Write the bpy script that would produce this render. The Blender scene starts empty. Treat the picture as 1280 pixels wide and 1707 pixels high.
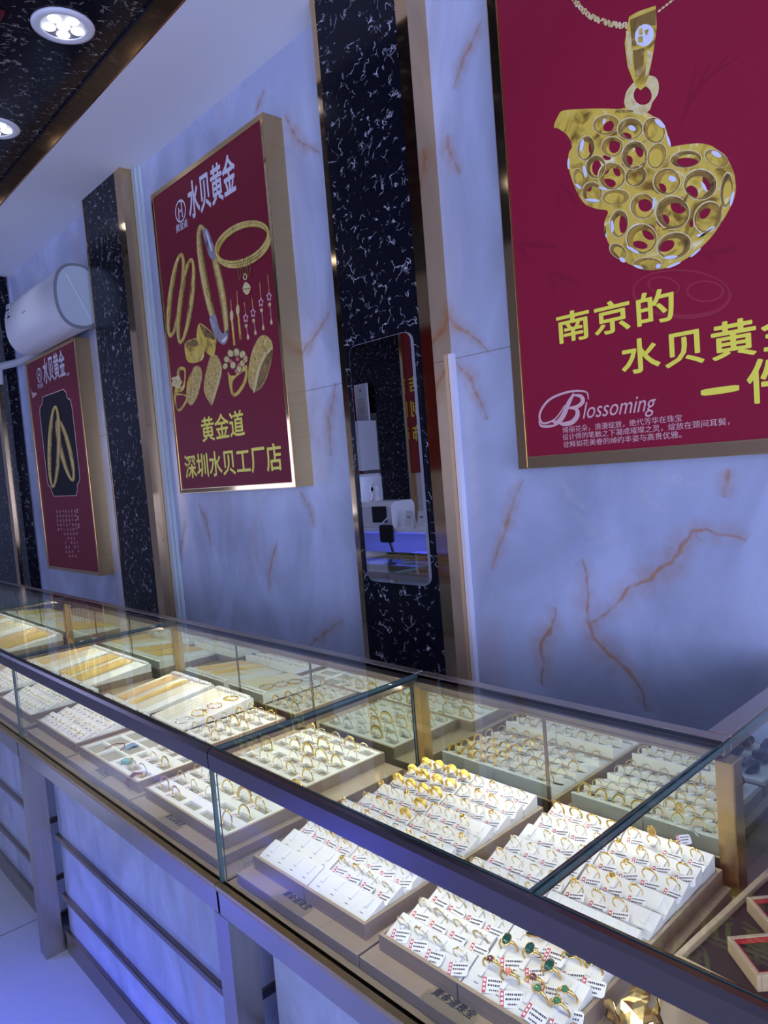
import bpy, bmesh, math, random
from mathutils import Vector, Matrix, Euler
R_ = random.Random(7)
sc = bpy.context.scene
COL = sc.collection
PI = math.pi

# ---------------------------------------------------------------- camera
CZ = 1.4598                      # eye height
RIGHT = Vector((0.67866346, 0.72992813, -0.08136846))
DOWN = Vector((-0.00779394, -0.10362455, -0.99458595))
FWD = Vector((-0.73440803, 0.67562332, -0.06463718))
FPX = 1203.25
cam_d = bpy.data.cameras.new('camera')
cam = bpy.data.objects.new('camera', cam_d)
COL.objects.link(cam)
up = -DOWN
cam.matrix_world = Matrix(((RIGHT.x, up.x, -FWD.x, 0), (RIGHT.y, up.y, -FWD.y, 0),
                           (RIGHT.z, up.z, -FWD.z, CZ), (0, 0, 0, 1)))
cam_d.sensor_fit = 'HORIZONTAL'
cam_d.sensor_width = 36.0
cam_d.lens = 36.0 * FPX / 1280.0
cam_d.clip_start = 0.02
sc.camera = cam

# ---------------------------------------------------------------- light and exposure
sc.view_settings.view_transform = 'Standard'
sc.view_settings.look = 'None'
sc.view_settings.gamma = 1.0
sc.view_settings.use_curve_mapping = False
sc.view_settings.exposure = 0.0
sc.cycles.transparent_max_bounces = 24
sc.cycles.max_bounces = 10
sc.cycles.glossy_bounces = 6
sc.cycles.sample_clamp_indirect = 6.0
w = bpy.data.worlds.new('world')
sc.world = w
w.use_nodes = True
w.node_tree.nodes['Background'].inputs[0].default_value = (0.5, 0.55, 0.9, 1)
w.node_tree.nodes['Background'].inputs[1].default_value = 0.15

LAMP_W = 1.6          # each ceiling downlight
CASE_W = 1.9          # show-case LED strip, per metre
FILL_W = 110.0         # added fill from an invented window on the right
FILL3_W = 38.0          # added fill from an invented far left window
FILL2_W = 135.0         # added fill from an invented glass front behind the camera
BLUE_W = 6.0         # blue LED lamp over the opposite desk
LAMP_C = (0.60, 0.68, 1.0)
CASE_C = (1.0, 0.965, 0.85)
FILL_C = (0.46, 0.54, 1.0)  # tint shared by the three added fills
BLUE_C = (0.06, 0.10, 1.0)

def area_light(name, loc, target, sx, sy, watts, color, parent=None, spread=None):
    d = bpy.data.lights.new(name, 'AREA')
    d.shape = 'RECTANGLE'
    d.size, d.size_y, d.energy, d.color = sx, sy, watts, color
    if spread: d.spread = spread
    o = bpy.data.objects.new(name, d)
    COL.objects.link(o)
    o.location = loc
    o.rotation_euler = (Vector(target) - Vector(loc)).to_track_quat('-Z', 'Y').to_euler()
    if parent: o.parent = parent
    return o

area_light('added_fill_light', (2.9, -0.1, 1.65), (-3, 0.4, 4.2), 2.6, 2.3, FILL_W, FILL_C)  # unseen fill, tilted up to brighten wall and soffit
area_light('added_fill_light', (-6.9, -1.56, 1.55), (-4.2, 0.6, 5.6), 1.3, 1.8, FILL3_W, FILL_C)  # unseen fill added to brighten the soffit's left end
area_light('added_fill_light', (0.75, -1.56, 1.55), (-1.6, 0.4, 5.4), 3.5, 1.8, FILL2_W, FILL_C)  # unseen fill added and aimed up at the soffit

# ---------------------------------------------------------------- materials
def new_mat(name):
    m = bpy.data.materials.new(name)
    m.use_nodes = True
    nt = m.node_tree
    return m, nt, nt.nodes['Principled BSDF']

def N(nt, t, **kw):
    n = nt.nodes.new(t)
    for k, v in kw.items():
        if k.startswith('i_'):
            key = k[2:]
            key = int(key) if key.isdigit() else key.replace('_', ' ')
            n.inputs[key].default_value = v
        else:
            setattr(n, k, v)
    return n

def mat(name, col, rough=0.5, metal=0.0, noise=0.0, scale=(20, 20, 20), emit=None, spec=None, bump=0.0, coat=0.0):
    m, nt, b = new_mat(name)
    c = (*col, 1)
    b.inputs['Base Color'].default_value = c
    b.inputs['Roughness'].default_value = rough
    b.inputs['Metallic'].default_value = metal
    if spec is not None: b.inputs['Specular IOR Level'].default_value = spec
    if coat: b.inputs['Coat Weight'].default_value = coat
    if noise or bump:
        tc = N(nt, 'ShaderNodeTexCoord')
        mp = N(nt, 'ShaderNodeMapping')
        mp.inputs['Scale'].default_value = scale
        nz = N(nt, 'ShaderNodeTexNoise', i_Scale=1.0, i_Detail=4.0)
        nt.links.new(tc.outputs['Object'], mp.inputs[0])
        nt.links.new(mp.outputs[0], nz.inputs['Vector'])
        if noise:
            mx = N(nt, 'ShaderNodeMix', data_type='RGBA')
            mx.inputs[6].default_value = tuple(max(0, x * (1 - noise)) for x in col) + (1,)
            mx.inputs[7].default_value = tuple(min(1, x * (1 + noise)) for x in col) + (1,)
            nt.links.new(nz.outputs['Fac'], mx.inputs[0])
            nt.links.new(mx.outputs[2], b.inputs['Base Color'])
        if bump:
            bp = N(nt, 'ShaderNodeBump', i_Strength=bump, i_Distance=0.002)
            nt.links.new(nz.outputs['Fac'], bp.inputs['Height'])
            nt.links.new(bp.outputs[0], b.inputs['Normal'])
    if emit:
        b.inputs['Emission Color'].default_value = (*emit[0], 1)
        b.inputs['Emission Strength'].default_value = emit[1]
    return m

def ramp(nt, fac, stops):
    r = N(nt, 'ShaderNodeValToRGB')
    els = r.color_ramp.elements
    while len(els) > 1: els.remove(els[-1])
    for i, (p, c) in enumerate(stops):
        e = els[0] if i == 0 else els.new(p)
        e.position = p
        e.color = (*c, 1) if len(c) == 3 else c
    nt.links.new(fac, r.inputs[0])
    return r

def black_marble(name, scale=1.0, vein=(0.75, 0.72, 0.78), stretch=(1, 1, 1.2)):
    m, nt, b = new_mat(name)
    tc = N(nt, 'ShaderNodeTexCoord')
    n1 = N(nt, 'ShaderNodeTexNoise', i_Scale=14.0 * scale, i_Detail=4.0)
    nt.links.new(tc.outputs['Object'], n1.inputs['Vector'])
    mx = N(nt, 'ShaderNodeMix', data_type='VECTOR')
    mx.inputs[0].default_value = 0.14
    nt.links.new(tc.outputs['Object'], mx.inputs[4])
    nt.links.new(n1.outputs['Color'], mx.inputs[5])
    mp = N(nt, 'ShaderNodeMapping')
    mp.inputs['Scale'].default_value = stretch
    nt.links.new(mx.outputs[1], mp.inputs[0])
    v = N(nt, 'ShaderNodeTexVoronoi', feature='DISTANCE_TO_EDGE', i_Scale=17.0 * scale)
    nt.links.new(mp.outputs[0], v.inputs['Vector'])
    line = ramp(nt, v.outputs['Distance'], [(0.0, (1, 1, 1)), (0.018, (0.5, 0.5, 0.5)), (0.04, (0, 0, 0))])
    n2 = N(nt, 'ShaderNodeTexNoise', i_Scale=34.0 * scale, i_Detail=3.0)
    nt.links.new(tc.outputs['Object'], n2.inputs['Vector'])
    mask = ramp(nt, n2.outputs['Fac'], [(0.50, (0, 0, 0)), (0.66, (1, 1, 1))])
    mul = N(nt, 'ShaderNodeMath', operation='MULTIPLY')
    nt.links.new(line.outputs[0], mul.inputs[0]); nt.links.new(mask.outputs[0], mul.inputs[1])
    cm = N(nt, 'ShaderNodeMix', data_type='RGBA')
    cm.inputs[6].default_value = (0.006, 0.006, 0.012, 1)
    cm.inputs[7].default_value = (*vein, 1)
    nt.links.new(mul.outputs[0], cm.inputs[0])
    nt.links.new(cm.outputs[2], b.inputs['Base Color'])
    b.inputs['Roughness'].default_value = 0.20
    b.inputs['Specular IOR Level'].default_value = 0.17
    return m

def white_marble(name, base=(0.54, 0.585, 0.75), rough=0.3, scale=1.0):
    m, nt, b = new_mat(name)
    tc = N(nt, 'ShaderNodeTexCoord')
    mp = N(nt, 'ShaderNodeMapping')
    mp.inputs['Scale'].default_value = (1.6 * scale, 1.6 * scale, 0.9 * scale)
    mp.inputs['Rotation'].default_value = (0, 0.5, 0)
    nt.links.new(tc.outputs['Object'], mp.inputs[0])
    n1 = N(nt, 'ShaderNodeTexNoise', i_Scale=1.5, i_Detail=5.0, i_Roughness=0.55, i_Distortion=1.2)
    nt.links.new(mp.outputs[0], n1.inputs['Vector'])
    lo = tuple(x * 0.80 for x in base)
    hi = tuple(min(1, x * 1.16) for x in base)
    r = ramp(nt, n1.outputs['Fac'], [(0.32, lo), (0.5, base), (0.62, hi)])
    # rusty haze, very faint, vertical
    mp2 = N(nt, 'ShaderNodeMapping')
    mp2.inputs['Scale'].default_value = (3.0 * scale, 3.0 * scale, 0.8 * scale)
    nt.links.new(tc.outputs['Object'], mp2.inputs[0])
    n2 = N(nt, 'ShaderNodeTexNoise', i_Scale=1.3, i_Detail=4.0, i_Distortion=0.8)
    nt.links.new(mp2.outputs[0], n2.inputs['Vector'])
    k = ramp(nt, n2.outputs['Fac'], [(0.56, (0, 0, 0)), (0.75, (0.55, 0.55, 0.55))])
    cm = N(nt, 'ShaderNodeMix', data_type='RGBA')
    cm.inputs[7].default_value = (0.60, 0.47, 0.45, 1)
    nt.links.new(k.outputs[0], cm.inputs[0]); nt.links.new(r.outputs[0], cm.inputs[6])
    nt.links.new(cm.outputs[2], b.inputs['Base Color'])
    b.inputs['Roughness'].default_value = rough
    return m

def soft_vein(name, col):
    """a stain in the stone: colour fades out to the ribbon's edges (attribute 'fade')"""
    m, nt, b = new_mat(name)
    out = nt.nodes['Material Output']
    b.inputs['Base Color'].default_value = (*col, 1)
    b.inputs['Roughness'].default_value = 0.3
    a = N(nt, 'ShaderNodeAttribute', attribute_name='fade')
    tc = N(nt, 'ShaderNodeTexCoord')
    nz = N(nt, 'ShaderNodeTexNoise', i_Scale=30.0, i_Detail=4.0)
    nt.links.new(tc.outputs['Object'], nz.inputs['Vector'])
    r = ramp(nt, nz.outputs['Fac'], [(0.30, (0.25, 0.25, 0.25)), (0.65, (1, 1, 1))])
    mu = N(nt, 'ShaderNodeMath', operation='MULTIPLY')
    nt.links.new(a.outputs['Fac'], mu.inputs[0]); nt.links.new(r.outputs[0], mu.inputs[1])
    nt.links.new(mu.outputs[0], b.inputs['Alpha'])
    return m

def glass_mat(name, tint=(0.97, 0.99, 0.975), ior=1.33):
    m, nt, b = new_mat(name)
    nt.nodes.remove(b)
    out = nt.nodes['Material Output']
    tr = N(nt, 'ShaderNodeBsdfTransparent'); tr.inputs[0].default_value = (*tint, 1)
    gl = N(nt, 'ShaderNodeBsdfGlossy'); gl.inputs['Roughness'].default_value = 0.0
    fr = N(nt, 'ShaderNodeFresnel')
    ge = N(nt, 'ShaderNodeNewGeometry')          # leaving the sheet: use the inverse index, so both faces reflect alike
    im = N(nt, 'ShaderNodeMix', data_type='FLOAT')
    im.inputs[2].default_value = ior; im.inputs[3].default_value = 1.0 / ior
    nt.links.new(ge.outputs['Backfacing'], im.inputs[0]); nt.links.new(im.outputs[0], fr.inputs[0])
    mx = N(nt, 'ShaderNodeMixShader')
    nt.links.new(fr.outputs[0], mx.inputs[0]); nt.links.new(tr.outputs[0], mx.inputs[1]); nt.links.new(gl.outputs[0], mx.inputs[2])
    nt.links.new(mx.outputs[0], out.inputs[0])
    return m

def gold_print(name, lo, mid, hi, scale=14.0):
    m, nt, b = new_mat(name)
    tc = N(nt, 'ShaderNodeTexCoord')
    n1 = N(nt, 'ShaderNodeTexNoise', i_Scale=scale, i_Detail=5.0, i_Distortion=1.5)
    nt.links.new(tc.outputs['Object'], n1.inputs['Vector'])
    r = ramp(nt, n1.outputs['Fac'], [(0.30, lo), (0.48, mid), (0.60, mid), (0.72, hi)])
    nt.links.new(r.outputs[0], b.inputs['Base Color'])
    b.inputs['Roughness'].default_value = 0.45
    return m

def tile_floor(name):
    m, nt, b = new_mat(name)
    tc = N(nt, 'ShaderNodeTexCoord')
    br = N(nt, 'ShaderNodeTexBrick', offset=0.0)
    br.inputs['Scale'].default_value = 1.0
    br.inputs['Mortar Size'].default_value = 0.002
    br.inputs['Brick Width'].default_value = 0.8
    br.inputs['Row Height'].default_value = 0.8
    br.inputs['Color1'].default_value = (0.72, 0.73, 0.76, 1)
    br.inputs['Color2'].default_value = (0.70, 0.71, 0.75, 1)
    br.inputs['Mortar'].default_value = (0.08, 0.08, 0.1, 1)
    mp = N(nt, 'ShaderNodeMapping'); mp.inputs['Location'].default_value = (0.25, 0.1, 0)
    nt.links.new(tc.outputs['Object'], mp.inputs[0]); nt.links.new(mp.outputs[0], br.inputs['Vector'])
    nt.links.new(br.outputs['Color'], b.inputs['Base Color'])
    b.inputs['Roughness'].default_value = 0.09
    return m

M = {
    'wall': white_marble('pale_veined_marble'),
    'panel': white_marble('pale_marble_panel', (0.50, 0.55, 0.70), 0.18, 2.5),
    'black': black_marble('black_marble'),
    'ceil': black_marble('black_marble_ceiling', 1.0, (0.62, 0.58, 0.56), (1.5, 0.55, 1.0)),
    'vein': soft_vein('rust_vein', (0.80, 0.36, 0.11)),
    'cloudvein': soft_vein('pale_vein', (0.88, 0.88, 0.92)),
    'soffit': mat('white_soffit_paint', (0.88, 0.88, 0.90), 0.6),
    'paint': mat('white_wall_paint', (0.70, 0.70, 0.74), 0.6),
    'floor': tile_floor('white_floor_tiles'),
    'goldmirror': mat('mirror_gold_steel', (0.70, 0.48, 0.25), 0.07, 1.0),
    'brushgold': mat('brushed_gold_steel', (0.66, 0.47, 0.22), 0.30, 1.0, noise=0.12, scale=(3, 3, 160)),
    'champagne': mat('champagne_steel', (0.52, 0.44, 0.36), 0.30, 1.0, noise=0.10, scale=(4, 160, 160)),
    'rail': mat('dark_bronze_rail', (0.24, 0.20, 0.21), 0.25, 1.0),
    'bronze': mat('dark_bronze_strip', (0.30, 0.25, 0.21), 0.20, 1.0),
    'legsteel': mat('brushed_steel_leg', (0.46, 0.42, 0.38), 0.33, 1.0, noise=0.12, scale=(160, 160, 4)),
    'apron': mat('satin_steel_apron', (0.50, 0.45, 0.42), 0.16, 1.0),
    'dark': mat('dark_gap', (0.02, 0.02, 0.025), 0.4),
    'bodydark': mat('grey_carcass', (0.10, 0.10, 0.11), 0.35),
    'glass': glass_mat('clear_glass'),
    'glassedge': mat('green_glass_edge', (0.10, 0.17, 0.155), 0.08, 0.0),
    'mirrordoor': mat('greenish_mirror', (0.74, 0.80, 0.73), 0.015, 1.0),
    'mirror': mat('mirror_glass', (0.86, 0.87, 0.90), 0.0, 1.0),
    'casefloor': mat('case_floor_board', (0.38, 0.29, 0.20), 0.4, 0.0, noise=0.10, scale=(5, 120, 60)),
    'tray': mat('shaded_wood_grain_tray', (0.25, 0.185, 0.14), 0.42, 0.0, noise=0.16, scale=(6, 90, 120)),  # darker copy of the wood: shade of the side faces in its colour
    'trayrim': mat('lit_top_and_frame_wood', (0.40, 0.30, 0.195), 0.42, 0.0, noise=0.16, scale=(6, 90, 120)),  # lighter copy: light on top faces in its colour; also velvet tray frames
    'pad': mat('white_leatherette', (0.75, 0.75, 0.73), 0.5, 0.0, bump=0.15, scale=(600, 600, 600)),
    'board': mat('cream_leatherette', (0.80, 0.80, 0.75), 0.5),
    'slot': mat('grey_beige_slot', (0.36, 0.34, 0.27), 0.7),
    'gold': mat('polished_gold', (1.0, 0.70, 0.20), 0.16, 1.0),
    'gold2': mat('pale_gold', (0.98, 0.80, 0.42), 0.14, 1.0),
    'gold3': mat('matte_gold', (1.0, 0.62, 0.13), 0.30, 1.0, noise=0.15, scale=(400, 400, 400), bump=0.6),
    'chaingold': mat('bright_chain_gold', (1.0, 0.74, 0.26), 0.34, 0.6),
    'chainwarm': mat('warm_chain_gold', (1.0, 0.72, 0.36), 0.34, 0.6),
    'chainpale': mat('pale_chain_gold', (1.0, 0.85, 0.50), 0.34, 0.6),
    'rose': mat('rose_gold', (0.95, 0.58, 0.38), 0.2, 1.0),
    'silver': mat('silver', (0.88, 0.87, 0.84), 0.15, 1.0),
    'tag': mat('white_tag_card', (0.80, 0.80, 0.83), 0.4),
    'tagred': mat('red_tag_stripe', (0.55, 0.03, 0.05), 0.4),
    'ink': mat('black_ink', (0.02, 0.02, 0.03), 0.6),
    'greengem': mat('dark_green_jade', (0.005, 0.05, 0.03), 0.10, 0.0),
    'blackgem': mat('black_onyx', (0.004, 0.004, 0.012), 0.10, 0.0),
    'jade': mat('green_jade', (0.02, 0.16, 0.05), 0.1, 0.0, coat=1.0),
    'garnet': mat('dark_red_garnet', (0.12, 0.01, 0.015), 0.08, 0.0, coat=1.0),
    'coral': mat('pink_coral', (0.7, 0.22, 0.16), 0.3),
    'velvet': mat('dark_brown_velvet', (0.022, 0.012, 0.016), 0.85, 0.0, noise=0.3, scale=(300, 300, 300)),
    'redvelvet': mat('red_velvet_lining', (0.35, 0.01, 0.02), 0.8),
    'redcord': mat('dark_red_cord', (0.18, 0.012, 0.02), 0.7),
    'cord': mat('black_cord', (0.01, 0.01, 0.012), 0.6),
    'bluetie': mat('pale_blue_ties', (0.25, 0.36, 0.50), 0.5),
    'teal': mat('teal_card', (0.20, 0.42, 0.42), 0.5),
    'posterred': mat('crimson_poster', (0.30, 0.010, 0.036), 0.5, spec=0.25),
    'posterwine': mat('wine_red_poster', (0.22, 0.012, 0.030), 0.5, spec=0.25),
    'posterfaint': mat('faint_crimson_flourish', (0.255, 0.009, 0.032), 0.5, spec=0.25),
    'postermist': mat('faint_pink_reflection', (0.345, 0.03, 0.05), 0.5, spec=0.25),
    'yellow': mat('yellow_print', (1.0, 0.88, 0.09), 0.4),
    'paleprint': mat('pale_pink_print', (0.80, 0.48, 0.46), 0.4),
    'whiteprint': mat('white_print', (0.82, 0.80, 0.86), 0.4),
    'blackprint': mat('black_print', (0.014, 0.010, 0.016), 0.45, spec=0.12),
    'goldA': gold_print('printed_gold', (0.24, 0.12, 0.012), (0.78, 0.54, 0.07), (1.0, 0.90, 0.45)),
    'goldE': gold_print('printed_amber_gold', (0.20, 0.09, 0.01), (0.48, 0.28, 0.04), (0.80, 0.58, 0.18), 24),
    'fascia': mat('warm_gold_fascia', (0.66, 0.36, 0.13), 0.24, 1.0, noise=0.25, scale=(3, 3, 3)),
    'goldB': gold_print('printed_gold_dark', (0.07, 0.03, 0.006), (0.28, 0.16, 0.035), (0.62, 0.42, 0.14), 20),
    'goldC': gold_print('printed_gold_light', (0.60, 0.42, 0.14), (0.82, 0.66, 0.28), (0.95, 0.92, 0.80), 26),
    'goldD': gold_print('printed_carved_gold', (0.14, 0.07, 0.012), (0.70, 0.48, 0.11), (1.0, 0.92, 0.60), 70),
    'silverp': gold_print('printed_silver', (0.10, 0.09, 0.10), (0.34, 0.31, 0.33), (0.75, 0.72, 0.78), 12),
    'acwhite': mat('white_plastic', (0.88, 0.88, 0.90), 0.25),
    'acend': mat('pale_aqua_plastic', (0.60, 0.68, 0.74), 0.2),
    'greyp': mat('grey_plastic', (0.25, 0.25, 0.28), 0.4),
    'pipe': mat('white_pipe_wrap', (0.62, 0.62, 0.68), 0.5),
    'trunk': mat('pale_cable_trunking', (0.60, 0.68, 0.70), 0.4),
    'led': mat('led_lens', (1, 1, 1), 0.3, emit=((0.86, 0.90, 1.0), 4.0)),
    'ledstrip': mat('led_strip', (1, 1, 1), 0.3, emit=((1.0, 0.98, 0.92), 7.0)),
    'ledblue': mat('blue_led', (0.2, 0.2, 1), 0.3, emit=((0.06, 0.10, 1.0), 1.5)),
    'ledred': mat('red_lamp', (1, 0.1, 0.1), 0.3, emit=((1.0, 0.06, 0.08), 2.0)),
    'reflector': mat('grey_reflector', (0.22, 0.22, 0.26), 0.35, 0.3),
    'brass': mat('brass_plaque', (0.46, 0.37, 0.22), 0.35, 0.6),
    'banner': mat('red_banner_cloth', (0.30, 0.02, 0.03), 0.6),
    'cert': mat('certificate_paper', (0.75, 0.72, 0.70), 0.6),
    'blackplastic': mat('black_plastic', (0.008, 0.008, 0.01), 0.35),
}

# ---------------------------------------------------------------- mesh helpers
class MB:
    def __init__(s): s.v, s.f, s.mi, s.sm = [], [], [], []
    def add(s, vs, fs, mi=0, smooth=False):
        o = len(s.v)
        s.v += [tuple(x) for x in vs]
        for f in fs:
            s.f.append(tuple(i + o for i in f)); s.mi.append(mi); s.sm.append(smooth)
        return s
    def box(s, x0, x1, y0, y1, z0, z1, mi=0, M_=None):
        vs = [Vector(p) for p in ((x0,y0,z0),(x1,y0,z0),(x1,y1,z0),(x0,y1,z0),(x0,y0,z1),(x1,y0,z1),(x1,y1,z1),(x0,y1,z1))]
        if M_ is not None: vs = [M_ @ v for v in vs]
        return s.add(vs, [(0,3,2,1),(4,5,6,7),(0,1,5,4),(1,2,6,5),(2,3,7,6),(3,0,4,7)], mi)
    def prism(s, prof, axis, a, b, mi=0, smooth=False, caps=True, M_=None):
        """profile of 2-D points extruded along an axis; x: (y,z), y: (x,z), z: (x,y)"""
        n = len(prof)
        def p3(p, t):
            v = {'x': (t, p[0], p[1]), 'y': (p[0], t, p[1]), 'z': (p[0], p[1], t)}[axis]
            return M_ @ Vector(v) if M_ is not None else Vector(v)
        vs = [p3(p, a) for p in prof] + [p3(p, b) for p in prof]
        fs = [(i, (i+1) % n, n + (i+1) % n, n + i) for i in range(n)]
        s.add(vs, fs, mi, smooth)
        if caps: s.add(vs, [tuple(range(n))[::-1], tuple(range(n, 2*n))], mi)
        return s
    def tube(s, pts, r, n=8, mi=0, closed=False, caps=True, flat=1.0, upv=None):
        pts = [Vector(p) for p in pts]; L = len(pts)
        rs = r if isinstance(r, (list, tuple)) else [r] * L
        rings = []
        pn = None
        for i, p in enumerate(pts):
            if closed: t = pts[(i+1) % L] - pts[i-1]
            else: t = pts[min(i+1, L-1)] - pts[max(i-1, 0)]
            t.normalize()
            if upv is not None: u = Vector(upv)
            elif pn is not None: u = pn
            else: u = Vector((0, 0, 1)) if abs(t.z) < 0.9 else Vector((1, 0, 0))
            a = (u - t * u.dot(t)); a.normalize()
            pn = a
            b = t.cross(a)
            rings.append([p + (a * math.cos(2*PI*k/n) + b * math.sin(2*PI*k/n) * flat) * rs[i] for k in range(n)])
        vs = [v for rg in rings for v in rg]
        fs = []
        for i in range(L if closed else L - 1):
            j = (i + 1) % L
            for k in range(n):
                k2 = (k + 1) % n
                fs.append((i*n+k, i*n+k2, j*n+k2, j*n+k))
        s.add(vs, fs, mi, True)
        if caps and not closed:
            s.add(rings[0], [tuple(range(n))[::-1]], mi); s.add(rings[-1], [tuple(range(n))], mi)
        return s
    def ball(s, c, rx, ry=None, rz=None, seg=10, rings=6, mi=0, M_=None):
        ry = ry or rx; rz = rz or rx
        c = Vector(c); vs = []
        for i in range(rings + 1):
            th = PI * i / rings
            for k in range(seg):
                ph = 2*PI*k/seg
                v = Vector((rx*math.sin(th)*math.cos(ph), ry*math.sin(th)*math.sin(ph), rz*math.cos(th)))
                if M_ is not None: v = M_ @ v
                vs.append(c + v)
        fs = [(i*seg+k, (i+1)*seg+k, (i+1)*seg+(k+1) % seg, i*seg+(k+1) % seg) for i in range(rings) for k in range(seg)]
        return s.add(vs, fs, mi, True)
    def lathe(s, prof, c=(0,0,0), n=32, mi=0, smooth=True):
        """profile of (radius, z) revolved about z"""
        c = Vector(c); vs = []
        for r, z in prof:
            for k in range(n):
                vs.append(c + Vector((r*math.cos(2*PI*k/n), r*math.sin(2*PI*k/n), z)))
        fs = [(i*n+k, i*n+(k+1) % n, (i+1)*n+(k+1) % n, (i+1)*n+k) for i in range(len(prof)-1) for k in range(n)]
        return s.add(vs, fs, mi, smooth)
    def mesh(s, name, mats):
        me = bpy.data.meshes.new(name)
        me.from_pydata(s.v, [], s.f)
        for m in (mats if isinstance(mats, (list, tuple)) else [mats]): me.materials.append(m)
        me.polygons.foreach_set('material_index', s.mi)
        me.polygons.foreach_set('use_smooth', s.sm)
        bm = bmesh.new(); bm.from_mesh(me)
        bmesh.ops.recalc_face_normals(bm, faces=bm.faces)
        bm.to_mesh(me); bm.free()
        me.update()
        return me
    def build(s, name, mats, parent=None, loc=None, bevel=0.0):
        o = bpy.data.objects.new(name, s.mesh(name, mats))
        COL.objects.link(o)
        if parent is not None: o.parent = parent
        if loc is not None: o.location = loc
        if bevel:
            b = o.modifiers.new('bevel', 'BEVEL'); b.width = bevel; b.segments = 2; b.limit_method = 'ANGLE'
        return o

def tag(o, label=None, cat=None, group=None, kind=None):
    if label: o['label'] = label
    if cat: o['category'] = cat
    if group: o['group'] = group
    if kind: o['kind'] = kind
    return o
def empty(name, loc=(0,0,0), rz=0.0):
    o = bpy.data.objects.new(name, None)
    o.empty_display_size = 0.02
    COL.objects.link(o); o.location = loc; o.rotation_euler = (0, 0, rz)
    return o
def copy_tree(o, parent=None):
    c = o.copy(); COL.objects.link(c)
    if parent is not None: c.parent = parent
    for ch in list(o.children): copy_tree(ch, c)
    return c
def bx(name, x0, x1, y0, y1, z0, z1, m, parent=None, bevel=0.0, loc=None):
    return MB().box(x0, x1, y0, y1, z0, z1).build(name, m, parent, loc, bevel)
def struct(o, label=None):
    o['kind'] = 'structure'
    return o

def ray(px, py): return RIGHT * ((px - 640) / FPX) + DOWN * ((py - 853.5) / FPX) + FWD
def on_y(px, py, Y):
    r = ray(px, py); t = Y / r.y
    return Vector((r.x * t, Y, CZ + r.z * t))

PRINTS = [0]
def flat_from_curve(splines, name, m, Y, parent, thick=0.0004):
    """closed 2-D outlines (x, z) filled even-odd, standing in the plane y = Y, facing -y"""
    cu = bpy.data.curves.new(name, 'CURVE'); cu.dimensions = '2D'; cu.fill_mode = 'BOTH'
    for sp in splines:
        s = cu.splines.new('POLY'); s.points.add(len(sp) - 1)
        for p, q in zip(s.points, sp): p.co = (q[0], q[1], 0, 1)
        s.use_cyclic_u = True
    cu.extrude = thick / 2
    PRINTS[0] += 1                       # ink layers never lie exactly in one plane
    return curve_to_obj(cu, name, m, Y - 0.000023 * (PRINTS[0] % 9), parent)
def curve_to_obj(cu, name, m, Y, parent, sx=1.0, sz=1.0, ox=0.0, oz=0.0, flip=False, upright=True):
    o = bpy.data.objects.new('tmp', cu); COL.objects.link(o)
    dg = bpy.context.evaluated_depsgraph_get()
    me = bpy.data.meshes.new_from_object(o.evaluated_get(dg))
    bpy.data.objects.remove(o)
    me.name = name
    for v in me.vertices:
        x, y, z = v.co
        if flip: v.co = (ox - x * sx, Y + z, oz + y * sz)
        elif upright: v.co = (ox + x * sx, Y - z, oz + y * sz)
        else: v.co = (ox + x * sx, Y + y * sz, oz + z)
    me.materials.clear(); me.materials.append(m)
    ob = bpy.data.objects.new(name, me); COL.objects.link(ob)
    if parent is not None: ob.parent = parent
    return ob
def text_curve(body, bold=0.0, shear=0.0, spacing=1.0):
    cu = bpy.data.curves.new('text', 'FONT')
    cu.body = body; cu.size = 1.0; cu.offset = bold; cu.shear = shear; cu.space_character = spacing
    cu.resolution_u = 3; cu.extrude = 0.0002
    return cu
def text_bounds(cu):
    o = bpy.data.objects.new('tmp', cu); COL.objects.link(o)
    dg = bpy.context.evaluated_depsgraph_get()
    me = bpy.data.meshes.new_from_object(o.evaluated_get(dg))
    xs = [v.co.x for v in me.vertices]; ys = [v.co.y for v in me.vertices]
    bpy.data.objects.remove(o); bpy.data.meshes.remove(me)
    return min(xs), max(xs), min(ys), max(ys)
def text_fit(body, name, m, Y, parent, x0, x1, z0, z1, bold=0.0, shear=0.0, spacing=1.0, flip=False):
    """writing that fills the box x0..x1, z0..z1 in the plane y = Y"""
    cu = text_curve(body, 0.0, shear, spacing)
    a, b, c, d = text_bounds(cu)
    sx, sz = (x1 - x0) / (b - a), (z1 - z0) / (d - c)
    if flip: o = curve_to_obj(cu, name, m, Y, parent, sx, sz, x1 + a * sx, z0 - c * sz, True)
    else: o = curve_to_obj(cu, name, m, Y, parent, sx, sz, x0 - a * sx, z0 - c * sz)
    if bold > 0:                 # heavier, rounder strokes: the same outlines laid down around a small circle
        src = [tuple(v.co) for v in o.data.vertices]; fs = [tuple(p.vertices) for p in o.data.polygons]
        vs, ff = [], []
        for k in range(10):
            dx, dz = bold*sx*math.cos(2*PI*k/10), bold*sz*math.sin(2*PI*k/10)
            n0 = len(vs); vs += [(x + dx, y - 0.00002*k, z + dz) for x, y, z in src]; ff += [tuple(i + n0 for i in f) for f in fs]
        me = bpy.data.meshes.new(name); me.from_pydata(vs, [], ff); me.materials.append(m); o.data = me
    return o
def ell(cx, cy, rx, ry, rot=0.0, n=40):
    c, s = math.cos(rot), math.sin(rot)
    return [(cx + rx*math.cos(2*PI*k/n)*c - ry*math.sin(2*PI*k/n)*s, cy + rx*math.cos(2*PI*k/n)*s + ry*math.sin(2*PI*k/n)*c) for k in range(n)]
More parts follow.
